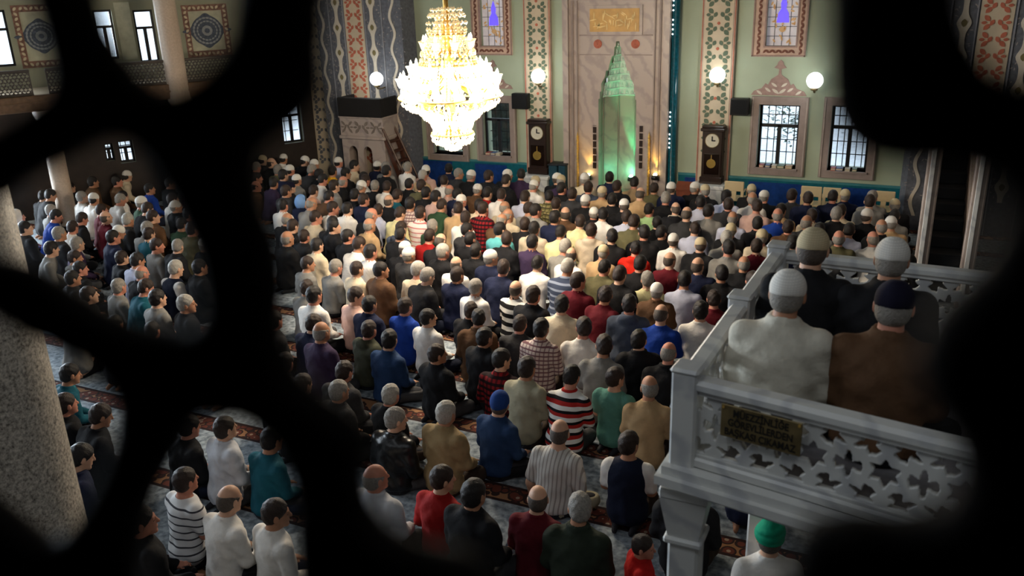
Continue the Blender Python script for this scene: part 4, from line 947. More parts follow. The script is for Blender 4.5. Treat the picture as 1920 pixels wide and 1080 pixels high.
class Pose:
    """A seated worshipper facing +Y, base at the origin."""
    def __init__(s, legs='kneel', lean=.05, hunch=.0, yaw=0, pitch=0, arms='lap', wide=1.0):
        s.legs = legs; s.lean = lean; s.hunch = hunch; s.arms = arms; s.w = wide
        s.dz = 0 if legs == 'kneel' else -.09
        TZ = 1.14; s.zs = np.array([.08, .18, .28, .38, .48, .54, .58, .61, .645]) * TZ + s.dz; s.zs[0] = max(.03, s.zs[0])
        s.a = np.array([.15, .178, .168, .168, .186, .192, .176, .128, .066]) * wide
        s.b = np.array([.11, .135, .122, .12, .126, .12, .106, .086, .062]) * wide
        t = np.clip((s.zs - s.zs[0]) / .62, 0, 1); s.yc = lean * t + hunch * t ** 2.2 - .02
        s.top = np.array([0, s.yc[-1], s.zs[-1]])
        s.hc = s.top + np.array([0, (.035 + .25 * hunch + .05 * math.sin(pitch)), .13 - .02 * pitch]); s.yaw = yaw; s.pitch = pitch
        s.sh = [np.array([k * .18 * wide, s.yc[5], .55 * TZ + s.dz]) for k in (-1, 1)]
        E = {'lap': ((.226, .03, .34), (.14, .25, .25)), 'wide': ((.245, .0, .34), (.17, .22, .24)), 'prop': ((.27, -.02, .30), (.3, .10, .07)), 'cross': ((.222, .06, .34), (.05, .22, .26))}[arms]
        s.el = [np.array([k * E[0][0] * wide, E[0][1] + s.yc[4], E[0][2] * (TZ if arms != 'prop' else 1.05) + s.dz]) for k in (-1, 1)]
        s.wr = [np.array([k * E[1][0], E[1][1] + s.yc[3], E[1][2] * (1.06 if arms != 'prop' else 1) + s.dz]) for k in (-1, 1)]
        if legs == 'kneel':
            s.hip = [np.array([k * .09, .03, .16]) for k in (-1, 1)]; s.kn = [np.array([k * .16, .36, .095]) for k in (-1, 1)]; s.an = [np.array([k * .1, -.05, .055]) for k in (-1, 1)]; s.toe = [np.array([k * .08, -.2, .035]) for k in (-1, 1)]
        else:
            s.hip = [np.array([k * .1, .02, .11]) for k in (-1, 1)]; s.kn = [np.array([k * .3, .2, .10]) for k in (-1, 1)]; s.an = [np.array([-k * .1, .3, .05]) for k in (-1, 1)]; s.toe = [np.array([-k * .2, .27, .04]) for k in (-1, 1)]
        s.key = (legs, lean, hunch, round(yaw, 2), round(pitch, 2), arms, wide)
    def head_P(s, P):
        x, y, z = (P[0] - s.hc[0]) / 1.07, (P[1] - s.hc[1]) / 1.07, (P[2] - s.hc[2]) / 1.07
        c, n = math.cos(-s.yaw), math.sin(-s.yaw); x, y = x * c - y * n, x * n + y * c
        c, n = math.cos(s.pitch), math.sin(s.pitch); y, z = y * c - z * n, y * n + z * c
        return x, y, z
    def torso(s, P):
        a = np.interp(P[2], s.zs, s.a); b = np.interp(P[2], s.zs, s.b); yc = np.interp(P[2], s.zs, s.yc)
        k = np.sqrt((P[0] / a) ** 2 + ((P[1] - yc) / b) ** 2); d = (k - 1) * np.minimum(a, b) * .92
        return np.maximum(d, np.maximum(P[2] - s.zs[-1], s.zs[0] - P[2]))
    def arm(s, P, i, f=1.0, to=2, inf=0):
        d = cap_(P, s.sh[i], s.el[i], .064 * f, .047 * f)
        if to == 1.0:
            m = s.sh[i] + (s.el[i] - s.sh[i]) * .72; d = cap_(P, s.sh[i], m, .068 * f, .058 * f); return d
        return smin(d, cap_(P, s.el[i], s.wr[i], .046 * f, .031 * f), .02)
    def hand(s, P, i):
        k = -1 if i == 0 else 1; w = s.wr[i]; dirv = np.array([-k * .25, .9, -.28]); dirv /= np.linalg.norm(dirv); side = np.array([1, .25 * k, 0.]); side /= np.linalg.norm(side)
        pc = w + dirv * .055
        d = ell_(P, pc, (.04, .05, .022))
        d = smin(d, cap_(P, w, pc, .028, .03), .02)
        for j, L in enumerate((.062, .074, .07, .055)):
            st = pc + dirv * .035 + side * (.026 - .0175 * j); m = st + dirv * L * .55 + np.array([0, 0, .004]); d = np.minimum(d, smin(cap_(P, st, m, .0105, .0095), cap_(P, m, m + dirv * L * .45 + np.array([0, 0, -.018]), .0095, .008), .004))
        th = pc - side * k * .035 - dirv * .02; d = smin(d, cap_(P, th, th - side * k * .025 + dirv * .045, .013, .01), .008)
        return d
    def leg(s, P, i, f=1.0):
        d = smin(cap_(P, s.hip[i], s.kn[i], .088 * f, .062 * f), cap_(P, s.kn[i], s.an[i], .06 * f, .042 * f), .03)
        return d
    def pelvis(s, P): return ell_(P, (0, -.01, .17 + s.dz), (.178 * s.w, .148, .125))
    def head(s, P):
        Q = s.head_P(P)
        d = smin(ell_(Q, (0, -.012, .025), (.077, .097, .099)), ell_(Q, (0, .028, -.045), (.058, .066, .078)), .035)
        ax = (np.abs(Q[0]), Q[1], Q[2])
        d = smin(d, ell_(Q, (0, .072, .026), (.05, .022, .014)), .012)
        sock = ell_(ax, (.031, .1, .004), (.02, .022, .013)); d = -smin(-d, sock, .012)
        d = smin(d, ell_(ax, (.03, .074, .004), (.014, .014, .012)), .004)
        d = smin(d, cap_(Q, (0, .088, .012), (0, .108, -.024), .009, .014), .01)
        d = smin(d, ell_(Q, (0, .088, -.06), (.024, .012, .010)), .008)
        d = smin(d, ell_(Q, (0, .076, -.098), (.026, .02, .018)), .02)
        d = smin(d, ell_(ax, (.08, -.008, -.005), (.011, .022, .034)), .006)
        return d
    def neck(s, P): return cap_(P, s.top + np.array([0, -.012, -.05]), s.hc + np.array([0, -.032, -.06]), .07, .058)
    def body(s, P):
        d = smin(s.torso(P), s.pelvis(P), .05)
        for i in (0, 1):
            d = smin(d, s.arm(P, i), .04); d = smin(d, s.leg(P, i), .04); d = smin(d, cap_(P, s.an[i], s.toe[i], .04, .028), .03)
        d = smin(d, s.neck(P), .03); d = smin(d, s.head(P), .02)
        for i in (0, 1): d = smin(d, s.hand(P, i), .012)
        return d
def axis_(lo, hi, f0, f1, c, f):
    return np.unique(np.round(np.concatenate([np.arange(lo, f0, c), np.arange(f0, f1, f), np.arange(f1, hi + c, c)]), 5))
def run(fn, X, Y, Z):
    P = np.meshgrid(X.astype(np.float32), Y.astype(np.float32), Z.astype(np.float32), indexing='ij'); return nets(fn(P), X, Y, Z)
_cache = {}
SKIN = [mat('skin_light', srgb(206, 160, 132), .55, var=.06, vscale=20), mat('skin_tan', srgb(180, 128, 98), .55, var=.06, vscale=20), mat('skin_ruddy', srgb(196, 132, 108), .55, var=.08, vscale=20)]
SOCK = mat('dark_sock', srgb(34, 34, 40), .9)
EYE = mat('eye_dark', srgb(30, 24, 22), .2)
def person_mesh(po, part, hi, style=''):
    key = (po.key, part, hi, style)
    if key in _cache: return _cache[key]
    c = .02 if hi else .032; f = .0085 if hi else .0145; hx, hy, hz = po.hc
    if part == 'body':
        X = axis_(-.42, .42, hx - .115, hx + .115, c, f); Y = axis_(-.3, .5, hy - .14, hy + .15, c, f); Z = axis_(-.02, hz - .12, hz - .15, hz + .16, c, f)
        Z = axis_(-.02, hz + .16, hz - .15, hz + .15, c, f)
        V, F = run(po.body, X, Y, Z)
        ct = V[F].mean(1); Q = po.head_P([ct[:, 0], ct[:, 1], ct[:, 2]])
        ey = (np.abs(np.abs(Q[0]) - .03) < .011) & (Q[1] > .075) & (np.abs(Q[2] - .004) < .0065)
        sk = np.zeros(len(F), int)
        for i in (0, 1): sk |= (cap_([ct[:, 0], ct[:, 1], ct[:, 2]], po.an[i], po.toe[i], .05, .04) < 0).astype(int)
        CT = [ct[:, 0], ct[:, 1], ct[:, 2]]; low = (po.pelvis(CT) < .045) | (np.minimum(po.leg(CT, 0), po.leg(CT, 1)) < .02); low &= (np.minimum(po.hand(CT, 0), po.hand(CT, 1)) > .012) & (np.minimum(po.arm(CT, 0), po.arm(CT, 1)) > .012) & (ct[:, 2] < .3 + po.dz); sk |= low.astype(int)
        me = np_mesh('person_body', V, F, [SKIN[0], EYE, SOCK], True, np.where(ey, 1, sk * 2))
    elif part in ('shirt', 'jacket', 'tee', 'vest', 'hoodie'):
        t = {'shirt': .012, 'tee': .012, 'vest': .014, 'jacket': .022, 'hoodie': .022}[part]; sd = sum(map(ord, str(po.key))) % 7 * .4; hem = .075
        def fn(P):
            d = smin(po.torso(P), po.pelvis(P), .05)
            if part != 'vest':
                for i in (0, 1):
                    dd = po.arm(P, i, 1.06 if part in ('shirt', 'tee') else 1.12, 1.0 if part == 'tee' else 2)
                    d = smin(d, dd, .03)
                    e0, e1 = (po.sh[i], po.el[i]) if part == 'tee' else (po.el[i], po.wr[i])
            # drape folds
            fold = np.sin(P[2] * 34 + P[0] * 16 * np.sign(P[0]) + sd) * np.sin(P[0] * 25 + P[1] * 9 + sd * 2) * .0045 + np.sin(P[2] * 55 + np.abs(P[0]) * 42 + sd) * .0016 * np.clip((np.abs(P[0]) - .06) * 9, 0, 1) + np.sin(P[0] * 46 + P[2] * 8 + sd) * .0042 * np.clip((.5 + po.dz - P[2]) * 4, 0, 1)
            d = d - t + fold * (1.0 if part in ('shirt', 'tee', 'vest') else 1.5)
            tx, ty, tz = po.top
            rr = np.sqrt((P[0] / 1.05) ** 2 + ((P[1] - ty - .006) / 1.0) ** 2); zr = P[2] - (tz - .008) + .25 * (P[1] - ty)
            if part in ('shirt', 'jacket'): col = np.maximum(np.abs(rr - .07) - .009, np.abs(zr) - (.026 if part == 'shirt' else .034)); d = smin(d, col, .012)
            if part == 'hoodie': d = smin(d, np.maximum(ell_(P, (tx, ty - .085, tz - .03), (.125, .075, .085)), -ell_(P, (tx, ty - .02, tz + .05), (.085, .09, .09))), .02)
            if part in ('tee', 'vest'): d = np.maximum(d, zr - .004)
            if part != 'tee':
                pass
            return np.maximum(d, hem - P[2])
        s_ = .0165 if hi else .028
        X = np.arange(-.42, .421, s_); Y = np.arange(-.26, .46, s_); Z = np.arange(.06, po.top[2] + .12, s_)
        V, F = run(fn, X, Y, Z); me = np_mesh('upper_garment', V, F, [SKIN[0]])
    elif part == 'trousers':
        def fn(P):
            d = po.pelvis(P) + .004
            for i in (0, 1): d = smin(d, po.leg(P, i, 1.1), .02)
            return np.maximum(d - .01 + np.sin(P[1] * 40 + P[0] * 20) * .003, P[2] - (.21 + po.dz * .6))
        s_ = .021 if hi else .033
        V, F = run(fn, np.arange(-.46, .461, s_), np.arange(-.24, .5, s_), np.arange(-.02, .34, s_)); me = np_mesh('trousers', V, F, [SKIN[0]])
    else:
        def fn(P):
            Q = po.head_P(P); x, y, z = Q
            if part == 'hair':
                wob = .003 * np.sin(x * 90) * np.sin(z * 80 + y * 60)
                d = smin(ell_(Q, (0, -.014, .03), (.086, .105, .107)), ell_(Q, (0, -.042, -.028), (.071, .064, .06)), .03) + wob
                line = .052 - (.088 - y) * .92; line = np.maximum(line, -.074)
                d = np.maximum(d, (line - z) * .8); d = np.maximum(d, y - .082)
                return d
            if part == 'fringe':      # balding: hair round the back and sides only
                d = smin(ell_(Q, (0, -.014, .02), (.082, .1, .1)), ell_(Q, (0, -.042, -.028), (.071, .064, .06)), .03); line = np.maximum(.03 - (.06 - y) * .9, -.09)
                d = np.maximum(d, (line - z) * .8); d = np.maximum(d, z - .045 + .25 * np.maximum(y, -.05)); return np.maximum(d, y - .045)
            if part == 'skullcap':
                d = ell_(Q, (0, -.012, .035), (.088, .107, .098)); z2 = z + .12 * y
                d = np.maximum(d, .004 - z2); return smin(d, 10 + 0 * d, .01) if False else np.maximum(d, z2 - .128)
            if part == 'beanie':
                d = ell_(Q, (0, -.014, .032), (.09, .11, .112)); return np.maximum(d, (-.02 + .35 * y) - z)
            if part == 'hood':
                d = np.maximum(ell_(Q, (0, -.03, .0), (.115, .125, .16)), -ell_(Q, (0, .08, -.02), (.085, .12, .13))); return np.maximum(d, -.13 - z)
            if part == 'turban':
                r = np.sqrt((x / .95) ** 2 + (y + .01) ** 2); d = ell_(Q, (0, -.01, .07), (.085, .1, .085))
                for k, (zz, R) in enumerate(((.03, .082), (.06, .086), (.09, .076))): d = smin(d, np.sqrt((r - R) ** 2 + (z - zz - .02 * np.sin(np.arctan2(y, x) * 1 + k)) ** 2) - .026, .008)
                return np.maximum(d, -z)
        s_ = f
        V, F = run(fn, np.arange(hx - .16, hx + .16, s_), np.arange(hy - .18, hy + .17, s_), np.arange(hz - .17, hz + .19, s_)); me = np_mesh(part, V, F, [SKIN[0]])
    _cache[key] = me; return me
def cl(n, r, g, b, rough=.85): return mat('cloth_' + n, srgb(r, g, b), rough, var=.14, vscale=7, bump=.55, bscale=13, spec=.2)
w_, k_, R3 = srgb(225, 225, 222), srgb(22, 22, 26), srgb(170, 40, 36)
CL = {   # code: (material, garment, words)
 'wh': (cl('white', 232, 228, 222), 'shirt', 'white shirt'), 'cr': (cl('cream', 214, 198, 170), 'shirt', 'cream shirt'), 'bk': (cl('black', 24, 24, 27), 'jacket', 'black jacket'),
 'dg': (cl('charcoal', 52, 52, 54), 'jacket', 'charcoal jacket'), 'nv': (cl('navy', 26, 32, 58), 'jacket', 'navy jacket'), 'gy': (cl('grey', 132, 130, 126), 'shirt', 'grey shirt'),
 'br': (cl('brown', 92, 66, 46), 'jacket', 'brown jacket'), 'ol': (cl('olive', 92, 88, 62), 'jacket', 'olive jacket'), 'rd': (cl('red', 150, 24, 24), 'shirt', 'red top'),
 'mr': (cl('maroon', 92, 18, 30), 'shirt', 'maroon jumper'), 'be': (cl('beige', 188, 156, 116), 'shirt', 'beige shirt'), 'lb': (cl('lavender', 186, 190, 212), 'shirt', 'pale blue shirt'),
 'bl': (cl('blue', 26, 62, 150), 'shirt', 'bright blue top'), 'tl': (cl('teal', 22, 84, 100), 'shirt', 'teal top'), 'gn': (cl('green', 44, 70, 48), 'shirt', 'dark green top'),
 'yl': (cl('yellow', 214, 160, 36), 'shirt', 'yellow top'), 'ye': (cl('pale_yellow', 218, 210, 160), 'shirt', 'pale yellow shirt'), 'pk': (cl('pink', 200, 164, 152), 'shirt', 'dusty pink shirt'),
 'pu': (cl('purple', 54, 40, 66), 'shirt', 'dark purple top'), 'sl': (cl('slate', 66, 74, 90), 'hoodie', 'slate hooded jacket'), 'cy': (cl('cyan', 88, 164, 168), 'shirt', 'turquoise shirt'),
 'lg': (cl('mint', 160, 196, 140), 'shirt', 'light green shirt'), 'ch': (cl('oatmeal', 196, 180, 158), 'hoodie', 'cream hooded top'), 'dn': (cl('denim', 32, 56, 92), 'shirt', 'dark denim shirt'),
 'kh': (cl('khaki', 164, 158, 134), 'shirt', 'light khaki shirt'), 'tg': (cl('sea_green', 88, 140, 126), 'tee', 'sea green t-shirt'), 'rh': (cl('scarlet', 214, 40, 24), 'hoodie', 'scarlet hooded top'),
 'fc': (cl('black2', 26, 26, 30), 'hoodie', 'black jacket with pale fur collar'), 'oh': (cl('olive_hood', 60, 62, 48), 'hoodie', 'olive hooded jacket'),
 'lj': (mat('black_leather', srgb(20, 20, 22), .32, var=.2, bump=.5, bscale=10), 'jacket', 'black leather jacket'), 'kv': (cl('khaki_vest', 150, 128, 92), 'jacket', 'khaki vest'),
 'wj': (cl('pale_grey', 196, 198, 204), 'jacket', 'pale grey jacket'), 'og': (cl('bottle_green', 42, 50, 40), 'jacket', 'dark bottle green jacket'), 'rk': (cl('bright_red', 190, 30, 28), 'jacket', 'red jacket'),
 'nw': (cl('navy_vest', 22, 28, 48), 'tee', 'navy vest with white sleeves'),
 'pp': (stripes('plaid_pale', 2, .05, [(srgb(206, 188, 178), 2), (srgb(120, 84, 88), 1)], axis2=0, col2=srgb(112, 80, 88), per2=.05), 'shirt', 'pale checked shirt'),
 'pr': (stripes('plaid_red', 2, .07, [(srgb(140, 28, 34), 1.2), (srgb(40, 16, 20), 1)], axis2=0, col2=srgb(26, 14, 18), per2=.06, w2=.45), 'shirt', 'red and black checked shirt'),
 'pb': (stripes('plaid_blue', 2, .06, [(srgb(190, 205, 215), 1), (srgb(50, 84, 120), 1), (srgb(70, 40, 60), .5)], axis2=0, col2=srgb(40, 60, 92), per2=.05), 'tee', 'blue checked shirt'),
 'sp': (stripes('stripe_pink', 2, .08, [(srgb(230, 218, 210), 2), (srgb(196, 120, 120), .6)]), 'shirt', 'white shirt with pink stripes'),
 'sb': (stripes('stripe_blue', 2, .085, [(srgb(52, 62, 84), 2), (srgb(130, 140, 160), 1)]), 'shirt', 'blue and grey striped jumper'),
 'bw': (stripes('stripe_bw', 2, .13, [(k_, 1), (w_, 1)]), 'shirt', 'black and white striped jumper'),
 'sr': (stripes('stripe_red', 2, .115, [(w_, 1), (R3, .9), (k_, .7)]), 'shirt', 'red, white and black striped jumper'),
 'ss': (stripes('stripe_grey', 0, .04, [(srgb(205, 202, 196), 2), (srgb(160, 154, 148), 1)]), 'tee', 'pale vertically striped shirt'),
 'ws': (stripes('stripe_waist', 2, .075, [(srgb(226, 226, 226), 2.2), (srgb(64, 64, 70), .6)]), 'tee', 'white t-shirt with grey stripes'),
 'cm': (stripes('camo', 2, .07, [(srgb(110, 104, 64), 1), (srgb(64, 58, 40), .8), (srgb(150, 138, 96), .6)], axis2=0, col2=srgb(60, 58, 36), per2=.09), 'jacket', 'olive patterned jacket'),
 'mz': (cl('ivory_wool', 206, 200, 184), 'jacket', 'ivory jacket'),
}
HAIRM = {'d': [mat('hair_black', srgb(26, 20, 18), .5, var=.3, vscale=60, bump=.5, bscale=120), mat('hair_brown', srgb(46, 32, 25), .5, var=.3, vscale=60, bump=.5, bscale=120)],
         'g': [mat('hair_grey', srgb(140, 134, 126), .6, var=.25, vscale=60, bump=.5, bscale=120), mat('hair_silver', srgb(170, 165, 156), .6, var=.2, vscale=60, bump=.5, bscale=120)]}
ASH = mat('hair_ash', srgb(84, 74, 66), .6, var=.25, vscale=60, bump=.5, bscale=120)
def knit(name, c):
    m = stripes(name, 2, .012, [(c, 1), ([v * .82 for v in c], .6)], .9, 0, [v * .86 for v in c], .4, .014); return m
CAPM = {'w': knit('white_knit', srgb(232, 228, 220)), 'k': knit('beige_knit', srgb(200, 184, 150)), 'n': knit('navy_knit', srgb(22, 20, 40)), 'c': knit('blue_knit', srgb(34, 66, 130)), 'l': cl('pale_blue_hood', 120, 160, 215), 't': cl('emerald', 16, 140, 105)}
HW = {'d': 'dark-haired man', 'g': 'grey-haired man', 'b': 'balding man', 'w': 'man in white skullcap', 'k': 'man in beige cap', 'n': 'man in navy cap', 'c': 'man in blue knit cap', 'l': 'hooded man', 't': 'man in green turban'}
TRM = [cl('trouser_black', 20, 20, 24), cl('trouser_navy', 28, 34, 52), cl('trouser_grey', 70, 70, 72), cl('trouser_brown', 60, 48, 40)]
def set_mat(o, m, slot=0):
    o.material_slots[slot].link = 'OBJECT'; o.material_slots[slot].material = m
POSES = [Pose('kneel', .05, .02), Pose('kneel', .1, .06, .35, .15), Pose('kneel', .02, .0, -.4), Pose('cross', .0, .08, 0, .2), Pose('cross', .04, .03, .3), Pose('kneel', .08, .1, -.15, .35, 'cross', 1.06), Pose('cross', -.02, .05, -.5, .1, 'wide')]
POSE_LEAN = Pose('cross', .1, .03, .15, .05, 'prop', 1.0)
POSE_MUEZ = Pose('cross', .04, .05, 0, .1, 'lap', 1.02)
def make_person(loc, rz, po, head, cloth, hi, sc=1.0, seed=0):
    rd = random.Random(seed)
    body = inst(person_mesh(po, 'body', hi), 'person', None, loc, (0, 0, rz), sc); set_mat(body, SKIN[seed % 3])
    m, gar, words = CL[cloth]
    if cloth == 'nw':
        o = inst(person_mesh(po, 'tee', hi), 'shirt', body); set_mat(o, CL['wh'][0]); o.scale = (.985, .985, .99)
        o = inst(person_mesh(po, 'vest', hi), 'vest', body); set_mat(o, m); o.scale = (1.02, 1.03, 1.0)
    else:
        o = inst(person_mesh(po, gar, hi), {'shirt': 'shirt', 'tee': 'shirt', 'jacket': 'jacket', 'hoodie': 'hooded_jacket', 'vest': 'vest'}[gar], body); set_mat(o, m)
    if cloth == 'fc':
        tx, ty, tz = po.top; cm_ = _cache.get('fur') or MB().tube([(.1 * math.cos(t), .085 * math.sin(t), -.03 * math.sin(t)) for t in np.linspace(0, 6.283, 17)], .035, 8).mesh('fur_collar', cl('pale_fur', 190, 182, 168), True); _cache['fur'] = cm_
        inst(cm_, 'fur_collar', body, (tx, ty - .01, tz - .02))
    o = inst(person_mesh(po, 'trousers', hi), 'trousers', body); set_mat(o, CL['kh'][0] if cloth == 'ss' else TRM[rd.randrange(4)])
    if head in 'dg': o = inst(person_mesh(po, 'hair', hi), 'hair', body); set_mat(o, HAIRM[head][seed % 2])
    elif head in 'bwkcnlt':
        if head != 'l': o = inst(person_mesh(po, 'fringe', hi), 'hair', body); set_mat(o, HAIRM['g'][0] if seed % 3 else ASH)
        else: o = inst(person_mesh(po, 'hair', hi), 'hair', body); set_mat(o, HAIRM['d'][0])
        if head in 'wkn': o = inst(person_mesh(po, 'skullcap', hi), 'skullcap', body); set_mat(o, CAPM[head])
        elif head == 'c': o = inst(person_mesh(po, 'beanie', hi), 'knit_cap', body); set_mat(o, CAPM['c'])
        elif head == 'l': o = inst(person_mesh(po, 'hood', hi), 'hood', body); set_mat(o, CAPM['l'] if cloth != 'wh' else CL['wh'][0])
        elif head == 't': o = inst(person_mesh(po, 'turban', hi), 'turban', body); set_mat(o, CAPM['t'])
    body['category'] = 'person'
    return body
PEOPLE = "489 298 k dg;526 301 w wh;542 318 w dg;577 303 w bk;598 306 w tl;636 306 w lb;668 309 d cr;689 309 w nv;490 313 g dg;506 302 b bk;623 323 d yl;564 323 g dg;598 330 d bk;568 337 w gy;520 322 g ol;547 328 d nv;522 338 d pu;501 349 b br;551 349 n bk;564 357 d dg;601 337 d wh;589 358 d pk;647 327 d bk;654 338 b bk;676 330 d bk;711 322 d bk;732 317 g gy;758 317 g wh;784 320 w pk;807 326 g be;831 318 d nv;863 328 g dg;876 328 w bk;827 337 d wh;676 348 w bk;693 336 d wh;699 349 g bk;741 347 d wh;759 351 d bk;784 352 d ol;804 358 d bk;840 358 b pk;873 361 d nv;897 362 w br;622 370 d br;626 347 d gy;656 369 d bk;680 376 d nv;716 373 b bk;742 371 d tl;536 384 d wh;556 377 l nv;594 382 b gy;621 391 d wh;658 389 d wh;694 396 d lb;724 402 b bk;753 398 d ye;778 386 d pp;793 400 d sp;817 369 d pk;829 382 d gn;849 383 w pp;880 383 d be;547 408 b bk;589 411 d cr;624 417 d bk;694 427 b be;656 440 d bk;733 431 d sl;760 436 d bk;800 438 d rd;816 420 g gn;860 413 d wh;867 442 d bk;836 451 b bk;544 444 b bk;568 446 d bk;611 458 d cr;676 456 d wh;709 467 d wh;751 471 w bk;789 476 w dg;831 480 g bk;873 481 b wh;580 492 d gy;638 502 g gy;680 504 d cr;737 500 d br;761 509 g cr;814 511 g bk;850 511 d nv;896 427 d dg;567 418 d bk;891 476 d bk;491 331 d dg;636 422 d bk;926 327 d bk;949 333 w bk;938 342 d bk;978 327 d pu;1006 338 k cr;1037 339 w bk;1063 342 k pu;997 353 w wh;997 372 d lb;1102 337 w cr;1089 356 d sl;1132 334 d nv;1161 348 d bk;1196 346 d be;1192 367 b be;1122 363 k be;1102 378 w bk;1171 379 w bk;1218 352 d ol;1232 371 g bk;1263 353 w nv;900 361 w ol;933 368 d wh;916 360 d rd;964 383 b cr;1029 366 d cm;1032 384 d cm;953 398 b cr;922 386 d pr;903 388 d cr;987 397 d gy;1011 396 d gy;1031 404 b br;1056 407 d nv;1109 398 w bk;1129 392 d wh;1151 406 d lb;1213 394 d lg;1256 394 b fc;949 416 b br;901 424 d dg;943 433 d cy;991 420 d bk;1021 418 d ch;1066 417 d ye;1061 433 d ye;1099 431 d ch;1139 444 d bk;1191 413 d ol;1216 442 d bk;1262 451 w wh;989 453 d pu;1048 460 g gy;1089 469 b wh;1129 469 k be;1180 471 d rh;1269 486 b mr;911 484 w nv;962 508 d nv;1009 498 d wh;1070 500 g sb;1124 504 d ol;949 532 b bw;902 531 g wh;1111 520 d mr;1178 533 g ye;1231 532 w br;1216 489 d bk;1182 511 d bk;1240 431 d bk;938 456 d bk;1156 373 d bk;1051 373 d dg;1069 358 d bk;1263 354 w bk;1296 354 w bk;1330 359 k bk;1362 371 d lb;1409 356 k bk;1444 369 w bk;1478 369 d dg;1395 376 b wh;1431 384 d pk;1472 392 d be;1497 415 b dg;1448 410 b bl;1295 398 b dg;1316 381 d lb;1357 384 d dg;1339 402 d gy;1378 411 b lb;1414 419 d bk;1296 427 d lb;1383 437 k bk;1437 435 k cr;1317 458 k bk;1347 448 g gy;1358 462 d gy;1407 461 d mr;1379 496 b bk;1482 424 d br;1474 452 d nv;1539 403 d cr;1538 429 d gy;1581 396 d cr;1585 425 d lb;1579 444 b ol;1547 398 g bk;1595 369 k nv;1641 377 g gy;1632 398 w bk;1629 425 b bk;1688 385 k bk;1675 406 d gy;1696 422 w be;1629 442 b wh;1316 493 b nv;1291 528 d lb;1352 547 d mr;1300 590 d wh;1521 381 d nv;1560 380 d nv;1657 376 d gy;1355 523 d bk;1375 521 d bk;1266 416 d bk;576 539 d gy;609 550 d wh;656 564 d pk;704 566 d nv;761 578 d bl;809 583 d wh;860 591 d bk;531 601 d dg;573 606 d nv;618 618 b pu;680 621 d oh;731 636 d dn;844 656 d bk;536 680 d dg;604 707 d dg;896 627 d bk;1002 557 d bk;1068 565 d cr;1130 560 d mr;1178 569 d sl;1244 590 b bl;1027 611 d pp;1089 624 d wh;1191 641 d bk;1154 650 d gy;1264 656 b bk;1324 646 g nv;917 612 d br;969 611 d dg;933 668 d pr;998 694 d kh;1066 698 d sr;1136 691 d tg;1223 712 b be;1283 733 g pb;921 757 c dn;865 590 d bk;1344 625 d bk;1344 625 d bk;668 725 g dg;704 746 g bk;759 783 g lj;844 765 g kv;723 893 b wj;813 899 d rd;901 923 d bk;612 714 d dg;1050 810 b ss;1180 831 d nw;1280 917 d bk;999 937 b mr;1106 951 g og;1197 1015 d rk;237 333 w cr;178 341 d br;219 337 d br;83 369 d dg;101 363 d dg;48 404 l wh;48 428 d dg;85 400 g gy;104 402 d bl;159 372 g wh;185 370 w wh;213 374 g wh;241 367 d wh;272 356 d bl;280 380 w gn;311 376 d wh;330 387 w bk;191 394 d mr;219 404 b mr;246 413 g dg;296 420 g gy;274 415 d br;115 435 g dg;135 428 d wh;176 450 g pu;200 444 w bk;230 439 d nv;261 439 d tl;328 419 d gn;359 430 d ol;111 463 d gy;137 483 d gy;181 496 d bk;215 491 d bk;256 485 d lb;293 463 d gy;337 461 g bk;376 459 w bk;272 511 b bk;333 504 g nw;367 500 d bk;274 539 d tl;296 559 d gy;350 570 g bk;211 544 g gy;181 546 d bk;137 522 d dg;156 411 d bk;130 348 d dg;319 344 d bk;348 407 d bk;256 393 d bk;132 701 d tl;130 762 d bk;153 856 d nv;183 774 d bk;371 803 d bk;432 803 d wj;485 819 d tl;354 903 d ws;411 943 b wh;509 960 d wh;291 966 d bk"
recs = []
for i, e in enumerate(PEOPLE.split(';')):
    a, b, h, c = e.split(); a = float(a); b = float(b)
    if any(math.hypot(a - r['px'], b - r['py']) < 6 for r in recs): continue
    rd = random.Random(i * 13 + 5); hi = b > 535 or (b > 480 and a < 460)
    po = POSES[rd.choice([0, 0, 1, 2, 3, 4, 5, 6])]; sc = rd.uniform(1.0, 1.1)
    if c == 'ss': po = POSE_LEAN; sc = 1.08
    if c == 'rk': sc = .82; po = POSES[2]
    p = onZ(a, b, po.hc[2] * sc + .01)
    rz = rd.gauss(0, .1) + (-.32 if a < 700 else -.22 if a < 950 else -.06 if a < 1150 else .06)
    if c == 'rk': rz = -1.1
    hd = (po.hc[0] * math.cos(rz) - po.hc[1] * math.sin(rz), po.hc[0] * math.sin(rz) + po.hc[1] * math.cos(rz))
    recs.append(dict(px=a, py=b, h=h, c=c, po=po, sc=sc, rz=rz, hi=hi, x=p[0] - hd[0] * sc, y=p[1] - hd[1] * sc, seed=i))
